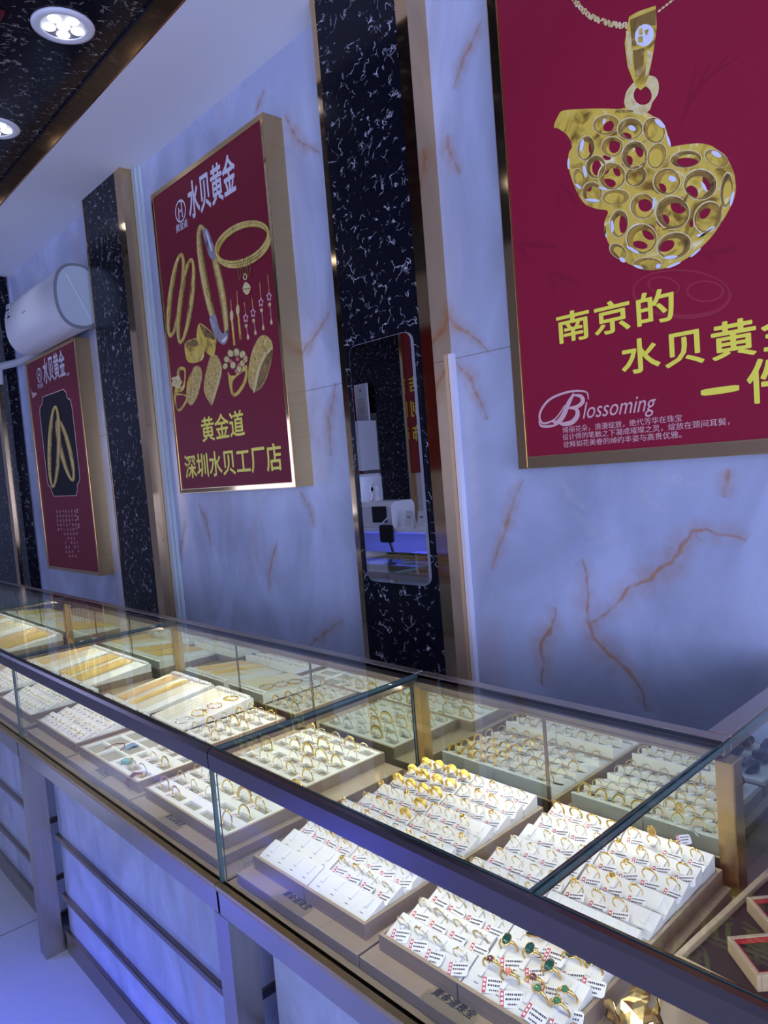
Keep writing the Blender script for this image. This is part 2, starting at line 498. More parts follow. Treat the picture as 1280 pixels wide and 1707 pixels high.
def join_objs(objs, name):
    """several flat prints of one picture become one mesh with several inks"""
    mb_v, mb_f, mi, mats = [], [], [], []
    for o in objs:
        me = o.data; off = len(mb_v)
        m = me.materials[0]
        if m not in mats: mats.append(m)
        k = mats.index(m)
        mb_v += [tuple(v.co) for v in me.vertices]
        for p in me.polygons: mb_f.append([i + off for i in p.vertices]); mi.append(k)
    par = objs[0].parent
    me = bpy.data.meshes.new(name); me.from_pydata(mb_v, [], mb_f)
    for m in mats: me.materials.append(m)
    me.polygons.foreach_set('material_index', mi)
    for o in objs: bpy.data.objects.remove(o)
    o = bpy.data.objects.new(name, me); COL.objects.link(o); o.parent = par
    return o

# ================================================================ THE ROOM
WY = 1.80            # marble wall behind the counters
SZ, CEIL = 3.108, 3.215
XL, XR, YF = -8.0, 3.0, -1.65

struct(bx('floor', XL, XR, YF, WY, -0.08, 0.0, M['floor']))
struct(bx('ceiling', XL, XR, YF, 1.352, CEIL, CEIL + 0.08, M['ceil']))

# marble wall with its rust veins and slab joints in the same mesh
mbw = MB().box(XL, XR, WY, WY + 0.1, 0.0, SZ + 0.1)
fade = [0.0] * len(mbw.v)
def vein(pxs, wid, strength, lift, mi, jitter=0.0):
    pts = [on_y(px, py, WY) for px, py in pxs]
    fine = []
    for a, b in zip(pts[:-1], pts[1:]):
        n = max(2, int((b - a).length / 0.025))
        for k in range(n):
            q = a.lerp(b, k / n)
            fine.append(Vector((q.x + R_.uniform(-1, 1) * jitter, 0, q.z + R_.uniform(-1, 1) * jitter)))
    fine.append(pts[-1])
    vs, fs = [], []
    for i, p in enumerate(fine):
        t = fine[min(i+1, len(fine)-1)] - fine[max(i-1, 0)]; t.y = 0; t.normalize()
        nrm = Vector((-t.z, 0, t.x))
        u = i / max(1, len(fine) - 1)
        ww = wid * (0.35 + 0.65 * math.sin(PI * min(1, 0.12 + u * 0.8))) * R_.uniform(0.75, 1.25)
        for s, f in ((-1, 0.0), (0, strength * (0.35 + 0.65 * math.sin(PI * (0.1 + 0.8*u)))), (1, 0.0)):
            q = p + nrm * s * ww
            vs.append((q.x, WY - lift, q.z)); fade.append(f)
    for i in range(len(fine) - 1):
        for k in (0, 1): fs.append((i*3+k, i*3+k+1, i*3+k+4, i*3+k+3))
    mbw.add(vs, fs, mi)
cr = lambda L: [(900 + x / 3.368, 780 + y / 3.368) for x, y in L]
V1 = cr([(232,505),(262,600),(268,720),(272,870),(300,950),(400,1050),(470,1110),(540,1190),(580,1280),(600,1370)])
V2 = cr([(272,880),(350,830),(430,770),(490,680),(620,625),(700,550),(760,510),(800,430),(860,360),(935,345),(1080,385),(1160,410)])
V3 = cr([(90,790),(70,880),(10,990),(20,1100),(10,1220)])
V4 = cr([(1060,0),(1045,60),(1035,170)])
VS = [V1, V2, V3, V4, [(738,498),(758,542),(798,568),(816,588)], [(755,598),(785,630),(800,668),(812,700)],
      [(474,190),(494,232),(534,254)], [(550,520),(528,556),(503,590),(495,622)], [(500,820),(516,846),(524,880)],
      [(516,1077),(545,1052),(571,1032)], [(441,150),(433,172),(424,190)], [(240,340),(228,364),(220,392)],
      [(462,900),(452,940),(447,985)], [(330,838),(345,870),(352,910)], [(805,30),(775,95),(755,150)], [(745,225),(752,262),(768,290)],
      [(230,860),(246,905),(252,950)], [(310,870),(298,930),(300,985)], [(560,640),(548,700),(552,760)], [(870,800),(845,870),(820,950)]]
for i, L in enumerate(VS):
    big = i < 3
    vein(L, 0.06 if big else 0.045, 0.32 if big else 0.32, 0.0004, 1, 0.008)
    vein(L, 0.008 if big else 0.009, 0.8 if big else 0.45, 0.0008, 1, 0.004)
for L in ([(955,850),(985,890),(1010,898),(1050,905)], [(1060,810),(1085,840),(1110,856)], [(1080,780),(1110,800),(1160,805)], [(930,800),(960,835),(975,850)]):
    vein(cr([((x-900)*3.368, (y-780)*3.368) for x, y in L]), 0.03, 0.5, 0.0003, 2, 0.006)
mbw.box(XL, XR, WY - 0.0006, WY + 0.001, 1.783, 1.786, 3); fade += [0.5] * 8
wall = mbw.build('wall_back', [M['wall'], M['vein'], M['cloudvein'], mat('slab_joint', (0.30, 0.28, 0.30), 0.5)])
at = wall.data.attributes.new('fade', 'FLOAT', 'POINT')
at.data.foreach_set('value', fade)
struct(wall)

struct(bx('wall_left', XL - 0.1, XL, YF - 0.1, WY + 0.1, 0, 3.3, M['paint']))
wf = MB()
for a in ((XL, -7.6, 0, 3.3), (-6.2, -1.05, 0, 3.3), (-7.6, -6.2, 0, 0.4), (-7.6, -6.2, 2.7, 3.3), (2.55, XR, 0, 3.3), (-1.05, 2.55, 0, 0.4), (-1.05, 2.55, 2.7, 3.3)): wf.box(a[0], a[1], YF - 0.1, YF, a[2], a[3])
struct(wf.build('wall_front', M['paint']))
wn = MB()
for x in (-1.05, 0.13, 1.33, 2.51): wn.box(x, x + 0.04, YF - 0.08, YF - 0.02, 0.4, 2.7)
wn.box(-1.05, 2.55, YF - 0.08, YF - 0.02, 0.4, 0.45); wn.box(-1.05, 2.55, YF - 0.08, YF - 0.02, 2.65, 2.7)
w3 = MB()
for x in (-7.6, -6.92, -6.24): w3.box(x, x + 0.04, YF - 0.08, YF - 0.02, 0.4, 2.7)
w3.box(-7.6, -6.2, YF - 0.08, YF - 0.02, 0.4, 0.45); w3.box(-7.6, -6.2, YF - 0.08, YF - 0.02, 2.65, 2.7)
win3 = struct(w3.build('added_window_3', M['legsteel']))  # made-up window, out of view, framing the left fill
bx('pane', -7.6, -6.2, YF - 0.055, YF - 0.045, 0.4, 2.7, M['glass'], win3)
win2 = struct(wn.build('added_window_2', M['legsteel']))  # made-up glass front, out of view, framing the soffit fill
bx('pane', -1.05, 2.55, YF - 0.055, YF - 0.045, 0.4, 2.7, M['glass'], win2)
wr = MB()
for a in ((YF - 0.1, -1.35, 0, 3.3), (1.15, WY + 0.1, 0, 3.3), (-1.35, 1.15, 0, 0.22), (-1.35, 1.15, 2.88, 3.3)):
    wr.box(XR, XR + 0.1, a[0], a[1], a[2], a[3])
struct(wr.build('wall_right', M['paint']))
wn = MB()
for y in (-1.35, -0.52, 0.31, 1.11): wn.box(XR + 0.02, XR + 0.08, y, y + 0.04, 0.22, 2.88)
wn.box(XR + 0.02, XR + 0.08, -1.35, 1.15, 0.22, 0.27); wn.box(XR + 0.02, XR + 0.08, -1.35, 1.15, 2.83, 2.88)
win = struct(wn.build('added_window_1', M['legsteel']))  # made-up window, out of view, framing the right fill
bx('pane', XR + 0.045, XR + 0.055, -1.35, 1.15, 0.22, 2.88, M['glass'], win)

# dropped soffit over the counters, its gold edge
struct(bx('ceiling_soffit', XL, XR, 1.366, WY, SZ, CEIL + 0.08, M['soffit']))
fm = MB()
xs = [XL, -5.6, -4.42, -3.17, -1.9, -0.6, 0.7, XR]
for a, b in zip(xs[:-1], xs[1:]): fm.box(a + 0.001, b - 0.001, 1.357, 1.3659, SZ, 3.203)
tr = struct(fm.build('trim_1', M['fascia']))
tr['label'] = 'mirror gold fascia strip along the soffit edge'
struct(bx('trim_2', XL, XR, 1.3525, 1.3659, 3.205, CEIL + 0.05, mat('dark_edge_line', (0.01, 0.01, 0.02), 0.2)))  # thin dark strip along the fascia's upper edge
struct(bx('trim_3', XL, -2.85, 0.915, 0.955, CEIL - 0.012, CEIL, mat('red_ceiling_trim', (0.12, 0.015, 0.02), 0.2)))

# black marble pillars with gold edges
PY = 1.712
def pillar(x0, x1, gl, gr):
    p = struct(bx('pillar', x0 + gl, x1 - gr, PY + 0.002, WY, 0, SZ, M['black']))
    g = M['goldmirror']
    if gl: bx('trim', x0, x0 + gl, PY, WY, 0, SZ, g, p)
    if gr: bx('trim', x1 - gr, x1, PY, WY, 0, SZ, g, p)
    return p
p_mid = pillar(-2.03, -1.572, 0.026, 0.05)
p_left = pillar(-4.195, -3.665, 0.012, 0.075)
p_far = pillar(-7.3, -5.94, 0.0, 0.0)
bx('trim', -6.22, -6.14, PY - 0.012, PY + 0.002, 0, SZ, M['goldmirror'], p_far)
# pale cable trunking down the wall beside the left pillar; a thin white bead beside the middle one
t = MB().box(-3.664, -3.62, WY - 0.030, WY, 0, SZ).box(-3.618, -3.598, WY - 0.018, WY, 0, SZ)
struct(t.build('trim_4', M['trunk'], bevel=0.003))
struct(bx('trim_5', -1.571, -1.556, WY - 0.02, WY, 0, 1.80, M['whiteprint']))
struct(bx('trim_6', -5.94, -5.90, WY - 0.012, WY, 0, SZ, M['wall']))

# ================================================================ THINGS ON THE WALL
def logo(Y, parent, px_c, w_px, mname='whiteprint', capt=True, name='emblem'):
    """round emblem of two interlocked letters"""
    cx, cz, r = px_c
    o1 = []
    rz = r
    o1.append(flat_from_curve([ell(cx, cz, r, rz), ell(cx, cz, r*0.86, rz*0.86)], name, M[mname], Y, parent))
    def pl(pts): return [(cx + x*r, cz + z*r) for x, z in pts]
    o1.append(flat_from_curve([pl([(-0.50,-0.80),(-0.34,-0.86),(-0.20,0.30),(-0.36,0.42)])], name, M[mname], Y, parent))
    o1.append(flat_from_curve([pl([(0.20,-0.62),(0.36,-0.62),(0.36,0.80),(0.20,0.84)])], name, M[mname], Y, parent))
    o1.append(flat_from_curve([pl([(-0.40,-0.08),(0.36,-0.02),(0.36,0.12),(-0.40,0.06)])], name, M[mname], Y, parent))
    o1.append(flat_from_curve([pl([(-0.15,0.98),(0.55,0.80),(0.50,0.66),(-0.15,0.84)])], name, M[mname], Y, parent))
    return join_objs(o1, name)

def poster(x0, x1, z0, z1, fb, red, label, depth=None):
    """box frame of mirror gold, print set just behind its front lip"""
    r = empty('poster', (0, 0, 0))
    tag(r, label, 'poster')
    F = 1.708
    f = MB()
    f.box(x0, x0 + fb, F, WY, z0, z1).box(x1 - fb, x1, F, WY, z0, z1)
    f.box(x0 + fb, x1 - fb, F, WY, z0, z0 + fb).box(x0 + fb, x1 - fb, F, WY, z1 - fb, z1)
    f.build('frame', M['brushgold'], r)
    g = MB()
    i = 0.003
    for a in ((x0 + i, x0 + fb - i, z0 + i, z1 - i), (x1 - fb + i, x1 - i, z0 + i, z1 - i), (x0 + fb, x1 - fb, z0 + i, z0 + fb - i)):
        g.box(a[0], a[1], F - 0.0012, F, a[2], a[3])
    g.build('frame_face', M['goldmirror'], r)
    bx('print', x0 + fb, x1 - fb, F + 0.004, F + 0.014, z0 + fb, z1 - fb, red, r)
    return r
PP = 1.712            # the printed sheet's face
L1, L2, L3 = PP - 0.0006, PP - 0.0012, PP - 0.0018

# ---- large right poster: hollow gourd pendant on crimson
p3 = poster(-1.268, 0.05, 1.416, 2.90, 0.034, M['posterred'], 'large crimson poster of a pierced gold gourd pendant above the corner counter')
A = lambda x, y: (lambda v: (v.x, v.z))(on_y(810 + x / 2.162, y / 2.162, PP))
AA = lambda L: [A(x, y) for x, y in L]
B1_ = lambda x, y: (lambda v: (v.x, v.z))(on_y(920 + x / 3.879, y / 3.879, PP))
B2_ = lambda x, y: (lambda v: (v.x, v.z))(on_y(920 + x / 3.879, 200 + y / 3.879, PP))
def smooth_loop(pts, n=4):
    """closed Catmull-Rom through the points"""
    out = []; L = len(pts)
    for i in range(L):
        p0, p1, p2, p3_ = pts[i-1], pts[i], pts[(i+1) % L], pts[(i+2) % L]
        for k in range(n):
            t = k / n
            out.append(tuple(0.5*((2*b) + (-a+c)*t + (2*a-5*b+4*c-d)*t*t + (-a+3*b-3*c+d)*t**3) for a, b, c, d in zip(p0, p1, p2, p3_)))
    return out
def el_px(f, cx, cy, rx, ry, rot=0, n=28): return [f(x, y) for x, y in ell(cx, cy, rx, ry, rot, n)]
outline = [B1_(*p) for p in ((12,822),(40,750),(75,715),(200,705),(340,702),(430,705),(520,690),(600,720),(660,755),(720,800),(748,870),(762,945))] + \
          [B2_(*p) for p in ((800,168),(870,158),(960,152),(1040,172),(1120,235),(1170,320),(1188,420),(1180,500),(1140,590),(1060,720),(980,810),(880,890),(760,950),(640,972),(540,950),(450,900),(380,820),(345,740),(340,660),(362,590),(290,575),(210,540),(150,440),(112,320),(108,220),(130,170),(100,100),(40,55))]
holes = []       # (mapper, cx, cy, rx, ry, rot) clear red openings
for c in ((B1_,375,815,48,32,-0.5),(B1_,475,882,40,24,0.1),(B1_,405,945,36,46,0.2),(B1_,488,1045,34,40,0.5),(B1_,565,970,25,48,-0.25),(B1_,255,945,17,48,0.1),
          (B1_,290,1085,30,50,0),(B1_,420,1110,20,34,-0.5),(B1_,366,1185,48,30,0.1),(B1_,355,1020,27,16,0.2),(B1_,350,1110,30,14,-0.8),(B1_,605,830,14,26,0),
          (B2_,865,277,84,32,-0.03),(B2_,703,445,38,34,0.4),(B2_,1010,395,36,62,-0.15),(B2_,905,468,38,46,-0.6),(B2_,606,540,48,54,0.2),(B2_,822,550,56,56,0),(B2_,718,652,42,42,0.6),
          (B2_,462,665,26,68,0.08),(B2_,630,725,44,54,-0.5),(B2_,570,808,50,25,0.2),(B2_,742,815,54,34,-0.45),(B2_,990,590,32,54,0.45),(B2_,903,670,12,26,0.1),(B2_,238,440,20,24,0),(B2_,830,738,40,9,0)):
    holes.append(el_px(*c))
print_ = [flat_from_curve([smooth_loop(outline)] + holes, 'pendant_print', M['goldA'], L1, p3)]
rims = [(B1_,352,808,82,62,-0.15),(B1_,508,835,80,68,-0.2),(B1_,662,845,68,82,-0.3),(B1_,222,960,52,78,0.2),(B1_,392,950,68,62,-0.2),(B1_,535,1005,78,90,0.35),(B1_,680,1010,58,82,0.3),
        (B1_,285,1080,62,72,0.2),(B1_,390,1140,85,85,0.2),(B1_,545,1140,70,62,-0.7),(B2_,175,375,34,58,-0.2),(B2_,262,470,62,66,0),(B2_,415,500,85,48,-0.1),(B2_,868,255,98,54,-0.1),(B2_,745,400,85,82,-0.3),
        (B2_,960,420,104,96,0),(B2_,588,560,76,80,0.3),(B2_,782,600,106,104,0),(B2_,1010,630,82,102,0.5),(B2_,435,672,58,88,0.1),(B2_,582,770,96,94,0),(B2_,792,815,108,82,-0.3),(B2_,620,930,88,38,0),(B2_,1130,455,38,108,0.1),(B2_,1065,250,80,46,0.5),(B2_,430,850,60,40,0.7)]
for i, c in enumerate(rims):
    f, x, y, rx, ry, ro = c
    print_.append(flat_from_curve([el_px(f, x, y, rx, ry, ro), el_px(f, x, y, rx*0.93, ry*0.93, ro)], 'rim', M['goldB'], L2, p3))
    print_.append(flat_from_curve([el_px(f, x - 2, y - 2, rx*1.09, ry*1.09, ro), el_px(f, x, y, rx*1.0, ry*1.0, ro)], 'rim', M['goldC'], L2, p3))
for i, c in enumerate(rims):
    f, x, y, rx, ry, ro = c
    print_.append(flat_from_curve([el_px(f, x, y, rx*0.90, ry*0.90, ro), el_px(f, x + rx*0.13*(1 if i % 3 else -1), y + ry*0.14, rx*0.74, ry*0.74, ro)], 'shade', M['goldB'] if i % 2 else M['goldE'], L1 - 0.0003, p3))
white = [(B1_,520,830,26,16,0.5),(B1_,700,800,42,16,0.7),(B1_,755,910,9,42,-0.3),(B1_,195,940,12,40,0.2),(B1_,215,1110,10,40,-0.2),(B1_,110,1060,8,36,0),(B1_,340,785,10,20,0.3),(B1_,330,1220,30,8,0.3),
         (B2_,780,382,26,18,0.4),(B2_,1065,222,36,16,0.5),(B2_,985,432,10,36,-0.5),(B2_,1165,510,10,50,0.2),(B2_,1025,710,34,13,-0.6),(B2_,965,745,30,10,-0.2),(B2_,770,888,44,11,-0.1),(B2_,525,840,46,10,0.5),(B2_,392,690,10,40,-0.05),
         (B2_,458,905,22,14,0.6),(B2_,265,520,46,10,0.1),(B2_,172,430,24,10,0.7),(B2_,560,950,34,8,0.3),(B2_,690,945,18,14,-0.8),(B2_,790,938,50,8,-0.4),(B2_,350,740,6,22,-0.2),(B2_,660,540,8,40,0.1),(B2_,930,860,45,7,-0.7)]
for c in white: print_.append(flat_from_curve([el_px(*c)], 'glint', M['whiteprint'], L3, p3))
darks = [(B1_,470,720,60,8,0),(B2_,1085,600,8,60,0.3),(B2_,860,520,8,50,0.5),(B2_,780,695,70,7,-0.2),(B2_,560,855,50,6,0.2),(B2_,1000,730,60,7,-0.6),(B2_,345,715,7,30,0),(B2_,1015,470,40,7,-0.6),(B1_,600,1060,7,40,0.4)]
for c in darks: print_.append(flat_from_curve([el_px(*c)], 'shade', M['goldB'], L3, p3))
# ring and bail
print_.append(flat_from_curve([smooth_loop([B1_(*p) for p in ((475,690),(478,610),(510,555),(560,510),(620,490),(670,500),(692,545),(685,610),(650,665),(630,715),(560,745))]), el_px(B1_,588,618,58,62,-0.3)], 'ring', M['goldC'], L2, p3))
print_.append(flat_from_curve([[B1_(*p) for p in ((500,108),(560,75),(672,38),(680,180),(655,350),(630,480),(605,560),(575,585),(545,560),(525,520),(490,430),(472,280))]], 'bail', M['goldA'], L2, p3))
print_.append(flat_from_curve([[B1_(*p) for p in ((505,130),(675,60),(672,165),(560,170),(545,300),(520,300))]], 'bail', M['goldB'], L2 - 0.0003, p3))
print_.append(flat_from_curve([[B1_(*p) for p in ((480,200),(510,210),(520,450),(495,430))], [B1_(*p) for p in ((620,330),(655,340),(625,480),(605,500))]], 'bail', M['goldC'], L3, p3))
print_.append(flat_from_curve([el_px(B1_,600,230,60,74,0.35)], 'bail', M['whiteprint'], L3, p3))
print_.append(flat_from_curve([[B1_(*p) for p in ((525,330),(600,310),(590,480),(540,500))]], 'bail', M['goldB'], L3, p3))
print_.append(flat_from_curve([[B1_(*p) for p in ((565,195),(585,180),(588,225),(565,228))], [B1_(*p) for p in ((600,200),(630,190),(615,235))], [B1_(*p) for p in ((560,240),(590,235),(590,275),(560,278))]], 'mark', M['goldA'], L3 - 0.0005, p3))
join_objs(print_, 'pendant_print')
ch = []
cps = [(120,-40),(150,10),(195,60),(240,100),(300,130),(370,152),(440,165),(500,165)]
for a, b in zip(cps[:-1], cps[1:]):
    for k in range(3):
        t = k / 3
        ch.append(el_px(B1_, a[0] + (b[0]-a[0])*t, a[1] + (b[1]-a[1])*t, 11, 24, 0.5 if k % 2 else -0.1, 14))
flat_from_curve(ch, 'chain_print', M['goldC'], L1, p3); ch = []
for k in range(6): ch.append(el_px(B1_, 695 + k*24, 70 - k*19, 14, 7, -0.7, 12))
flat_from_curve(ch, 'chain_print', M['goldC'], L1, p3)
fl = []
for c in ((840,905,-0.2,70),(280,1000,0.4,60),(170,880,0.1,90),(300,700,0.9,60)):
    fl.append(el_px(A, c[0], c[1], c[3], 9, c[2])); fl.append(el_px(A, c[0] - 40, c[1] + 22, c[3]*0.5, 7, c[2] + 0.8))
for k in range(4): fl.append(el_px(A, 735 + 34*k, 330 - 26*k, 120, 4, -1.35 + 0.25*k, 20))
for f_ in fl: flat_from_curve([f_], 'flourish_print', M['posterfaint'], L1 + 0.0003, p3)
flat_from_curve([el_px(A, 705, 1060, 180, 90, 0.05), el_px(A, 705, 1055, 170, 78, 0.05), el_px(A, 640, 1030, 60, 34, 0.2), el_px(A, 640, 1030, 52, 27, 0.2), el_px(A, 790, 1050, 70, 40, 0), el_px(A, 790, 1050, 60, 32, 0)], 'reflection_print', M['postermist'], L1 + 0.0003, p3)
# yellow slogan, round heavy strokes
def word(body, name, m, Y, parent, lb, rt, **kw):
    a, b = A(*lb), A(*rt)
    return text_fit(body, name, m, Y, parent, a[0], b[0], a[1], b[1], **kw)
word('南京的', 'lettering', M['yellow'], L2, p3, (262,1240), (672,1032), bold=0.020, spacing=1.10)
word('水贝黄', 'lettering', M['yellow'], L2, p3, (494,1352), (968,1140), bold=0.020, spacing=1.12)
g0, g1 = A(494, 1352), A(968, 1140)
pw = (g1[0] - g0[0]) * 0.36
text_fit('金', 'lettering', M['yellow'], L2, p3, g1[0] + pw*0.12, g1[0] + pw*1.0, g0[1] + 0.003, g1[1], bold=0.020)
flat_from_curve([smooth_loop([A(*p) for p in ((775,1414),(790,1403),(900,1388),(912,1398),(900,1410),(790,1426))])], 'lettering', M['yellow'], L2, p3)
j0, j1 = A(948, 1462), A(1016, 1320)
text_fit('件', 'lettering', M['yellow'], L2, p3, j0[0], j0[0] + 0.096, j0[1] + 0.004, j0[1] + 0.098, bold=0.020)
bp0 = A(192, 1535); bp1 = A(370, 1405)
def stroke(pts, r, name, m):
    P = [Vector((x, 0, z)) for x, z in pts]
    left, right = [], []
    for i, p in enumerate(P):
        t = P[min(i+1, len(P)-1)] - P[max(i-1, 0)]; t.normalize(); n = Vector((-t.z, 0, t.x))
        q = r * (0.35 + 0.65*math.sin(PI*i/(len(P)-1)))
        left.append(((p + n*q).x, (p + n*q).z)); right.append(((p - n*q).x, (p - n*q).z))
    return flat_from_curve([left + right[::-1]], name, m, L2, p3)
def open_curve(pts, n=5):
    pts = [pts[0]] + pts + [pts[-1]]; out = []
    for i in range(1, len(pts) - 2):
        for k in range(n):
            t = k / n
            out.append(tuple(0.5*((2*b) + (-a+c)*t + (2*a-5*b+4*c-d)*t*t + (-a+3*b-3*c+d)*t**3) for a, b, c, d in zip(pts[i-1], pts[i], pts[i+1], pts[i+2])))
    out.append(pts[-2]); return out
stroke(open_curve(AA([(370,1440),(360,1412),(300,1412),(230,1440),(195,1490),(205,1525),(250,1510),(285,1460)])), 0.0035, 'script_lettering', M['paleprint'])
stroke(open_curve(AA([(318,1418),(300,1450),(278,1500),(258,1522),(240,1518)])), 0.0075, 'script_lettering', M['paleprint'])
stroke(open_curve(AA([(318,1424),(342,1428),(350,1446),(332,1464),(300,1470)])), 0.0060, 'script_lettering', M['paleprint'])
stroke(open_curve(AA([(300,1470),(326,1474),(330,1498),(310,1522),(278,1528),(262,1520)])), 0.0070, 'script_lettering', M['paleprint'])
stroke(open_curve(AA([(192,1515),(200,1535),(240,1535),(275,1520)])), 0.0035, 'script_lettering', M['paleprint'])
text_fit('lossoming', 'script_lettering', M['paleprint'], L2, p3, A(350,1510)[0], A(616,1480)[0], A(335,1530)[1], A(345,1452)[1], shear=0.35, bold=-0.004)
for body, x0, y0, x1, y1 in (('绮丽花朵，浪漫绽放，绝代芳华在珠宝', 278, 1562, 706, 1492), ('设计师的笔触之下凝成璀璨之灵，绽放在颈间耳鬓，', 278, 1588, 878, 1512), ('诠释如花美眷的绰约丰姿与高贵优雅。', 280, 1614, 705, 1556)):
    a, b = A(x0, y0), A(x1, y1)
    text_fit(body, 'fine_print', M['paleprint'], L2, p3, a[0], b[0], a[1], a[1] + 0.0175)

# ---- middle poster: bangles, ear-drops and rings
p2 = poster(-3.348, -2.365, 1.400, 2.861, 0.022, M['posterwine'], 'wine red poster of gold bangles, earrings and rings between the two pillars')
def mapper(ox, oy, s): return lambda x, y: (lambda v: (v.x, v.z))(on_y(ox + x / s, oy + y / s, PP))
C = mapper(265, 270, 5.171)
D = mapper(270, 530, 6.095)
E_ = mapper(230, 180, 2.626)
def fit_px(f, body, name, m, parent, lb, rt, **kw):
    a, b = f(*lb), f(*rt)
    return text_fit(body, name, m, L2, parent, a[0], b[0], a[1], b[1], **kw)
lg = [C(*p) for p in ((188, 320), (188, 525), (135, 425), (240, 420))]
lcx, lcz = (lg[2][0] + lg[3][0]) / 2, (lg[0][1] + lg[1][1]) / 2
logo(L2, p2, (lcx, lcz, (lg[0][1] - lg[1][1]) / 2), 0)
a, b = C(153, 615), C(247, 520)
text_fit('黄金道', 'lettering', M['whiteprint'], L2, p2, a[0], b[0], a[1], a[1] + 0.036, bold=0.006)
a, b = C(270, 500), C(675, 290)
text_fit('水贝黄金', 'lettering', M['whiteprint'], L2, p2, a[0], b[0], a[1], a[1] + 0.158, bold=0.022)
a, b = E_(285, 1462), E_(468, 1420)
text_fit('黄金道', 'lettering', M['yellow'], L2, p2, a[0], b[0], a[1], a[1] + 0.112, bold=0.016)
a, b = E_(212, 1622), E_(634, 1590)
text_fit('深圳水贝工厂店', 'lettering', M['yellow'], L2, p2, a[0], b[0], a[1], a[1] + 0.112, bold=0.016)
def hoop(f, cx, cy, rx, ry, rot, wid, m, Y, parent, inner=None):
    """a printed bangle: band between an ellipse and a smaller, shifted one"""
    return flat_from_curve([el_px(f, cx, cy, rx, ry, rot, 48), el_px(f, cx, cy, max(1, rx - wid), max(1, ry - wid), rot, 48)], 'bangle_print', m, Y, parent)
def printed_bangle(f, cx, cy, rx, ry, rot, wid, parent, base='goldA', dz=0.0):
    o = [hoop(f, cx, cy, rx, ry, rot, wid, M['goldB'], L1 - dz, parent)]
    o.append(hoop(f, cx - wid*0.05, cy - wid*0.05, rx - wid*0.12, ry - wid*0.12, rot, wid*0.66, M[base], L1 - dz - 0.0003, parent))
    o.append(hoop(f, cx - wid*0.1, cy - wid*0.1, rx - wid*0.28, ry - wid*0.28, rot, wid*0.2, M['goldC'], L1 - dz - 0.0005, parent))
    return o
b1 = printed_bangle(C, 148, 1150, 70, 372, 0.13, 46, p2)
b1 += printed_bangle(C, 235, 1200, 70, 378, 0.13, 46, p2, dz=0.0007)
join_objs(b1, 'bangle_print')
dg_ = printed_bangle(C, 465, 1055, 96, 530, -0.20, 64, p2, 'goldD', dz=0.0004)
for pts, m in ((((385,595),(420,580),(480,740),(490,840),(440,820),(390,660)), 'silverp'), (((440,1345),(490,1320),(520,1430),(560,1480),(598,1440),(595,1500),(570,1570),(530,1560),(470,1470)), 'silverp')):
    dg_.append(flat_from_curve([smooth_loop([C(*p) for p in pts])], 'x', M[m], L1 - 0.0013, p2))
dg_.append(flat_from_curve([smooth_loop([C(*p) for p in ((405,600),(420,610),(460,740),(450,760))]), smooth_loop([C(*p) for p in ((545,1540),(590,1500),(585,1530),(560,1556))])], 'x', M['whiteprint'], L1 - 0.0017, p2))
join_objs(dg_, 'bangle_print')
tb = []
for k, (dx, dy) in enumerate(((12, 42), (6, 20), (0, 0))): tb += printed_bangle(C, 722 + dx, 690 + dy*0.9, 258, 168 - k*3, -0.50, 30, p2, dz=0.0016 + 0.0003*k)
for x in (700, 742, 780): tb.append(flat_from_curve([el_px(C, x, 915 - (x-740)*0.3, 15, 90, 0.0), el_px(C, x, 915 - (x-740)*0.3, 9, 82, 0.0)], 'x', M['goldB'], L1 - 0.003, p2))
tb.append(flat_from_curve([el_px(C, 748, 990, 18, 30), el_px(C, 748, 990, 10, 20)], 'x', M['goldC'], L1 - 0.003, p2))
tb.append(flat_from_curve([smooth_loop([C(*p) for p in ((755,1035),(795,1075),(785,1125),(760,1146),(730,1110),(732,1070))])], 'x', M['goldC'], L1 - 0.003, p2))
tb.append(flat_from_curve([smooth_loop([C(*p) for p in ((735,1095),(790,1085),(790,1092),(737,1102))])], 'x', M['goldB'], L1 - 0.0034, p2))
join_objs(tb, 'bangle_print')
for x, y0, y1, yb in ((625, 1180, 1290, 1580), (678, 1110, 1240, 1530)):
    er = []
    er.append(flat_from_curve([[C(x-8, y0), C(x-4, y0), C(x+2, y1), C(x-2, y1)]], 'x', M['goldA'], L1, p2))
    er.append(flat_from_curve([el_px(C, x+2, y1+35, 15, 48)], 'x', M['goldC'], L1, p2))
    er.append(flat_from_curve([[C(x-2, y1+80), C(x+14, y1+80), C(x+34, yb), C(x+18, yb+6)]], 'x', M['goldA'], L1, p2))
    join_objs(er, 'earring_print')
for x, y0, yf, yb in ((748, 1210, 1345, 1500), (812, 1170, 1300, 1460), (880, 1040, 1210, 1420), (950, 975, 1160, 1370)):
    er = []
    er.append(flat_from_curve([[C(x-14, y0), C(x-10, y0), C(x+1, yf-40), C(x-3, yf-40)]], 'x', M['goldA'], L1, p2))
    st = []
    for k in range(10):
        rr = (1.0 if k % 2 == 0 else 0.62)
        st.append(C(x + 24*rr*math.sin(k*PI/5), yf - 46*rr*math.cos(k*PI/5)))
    er.append(flat_from_curve([st, el_px(C, x, yf, 11, 20)], 'x', M['paleprint'], L1, p2))
    er.append(flat_from_curve([el_px(C, x+4, yf+68, 12, 18)], 'x', M['goldC'], L1, p2))
    er.append(flat_from_curve([[C(x+6, yf+80), C(x+10, yf+80), C(x+22, yb), C(x+18, yb)]], 'x', M['paleprint'], L1, p2))
    er.append(flat_from_curve([smooth_loop([C(*p) for p in ((x+18,yb-20),(x+30,yb+15),(x+22,yb+32),(x+10,yb+18))])], 'x', M['goldC'], L1, p2))
    join_objs(er, 'earring_print')
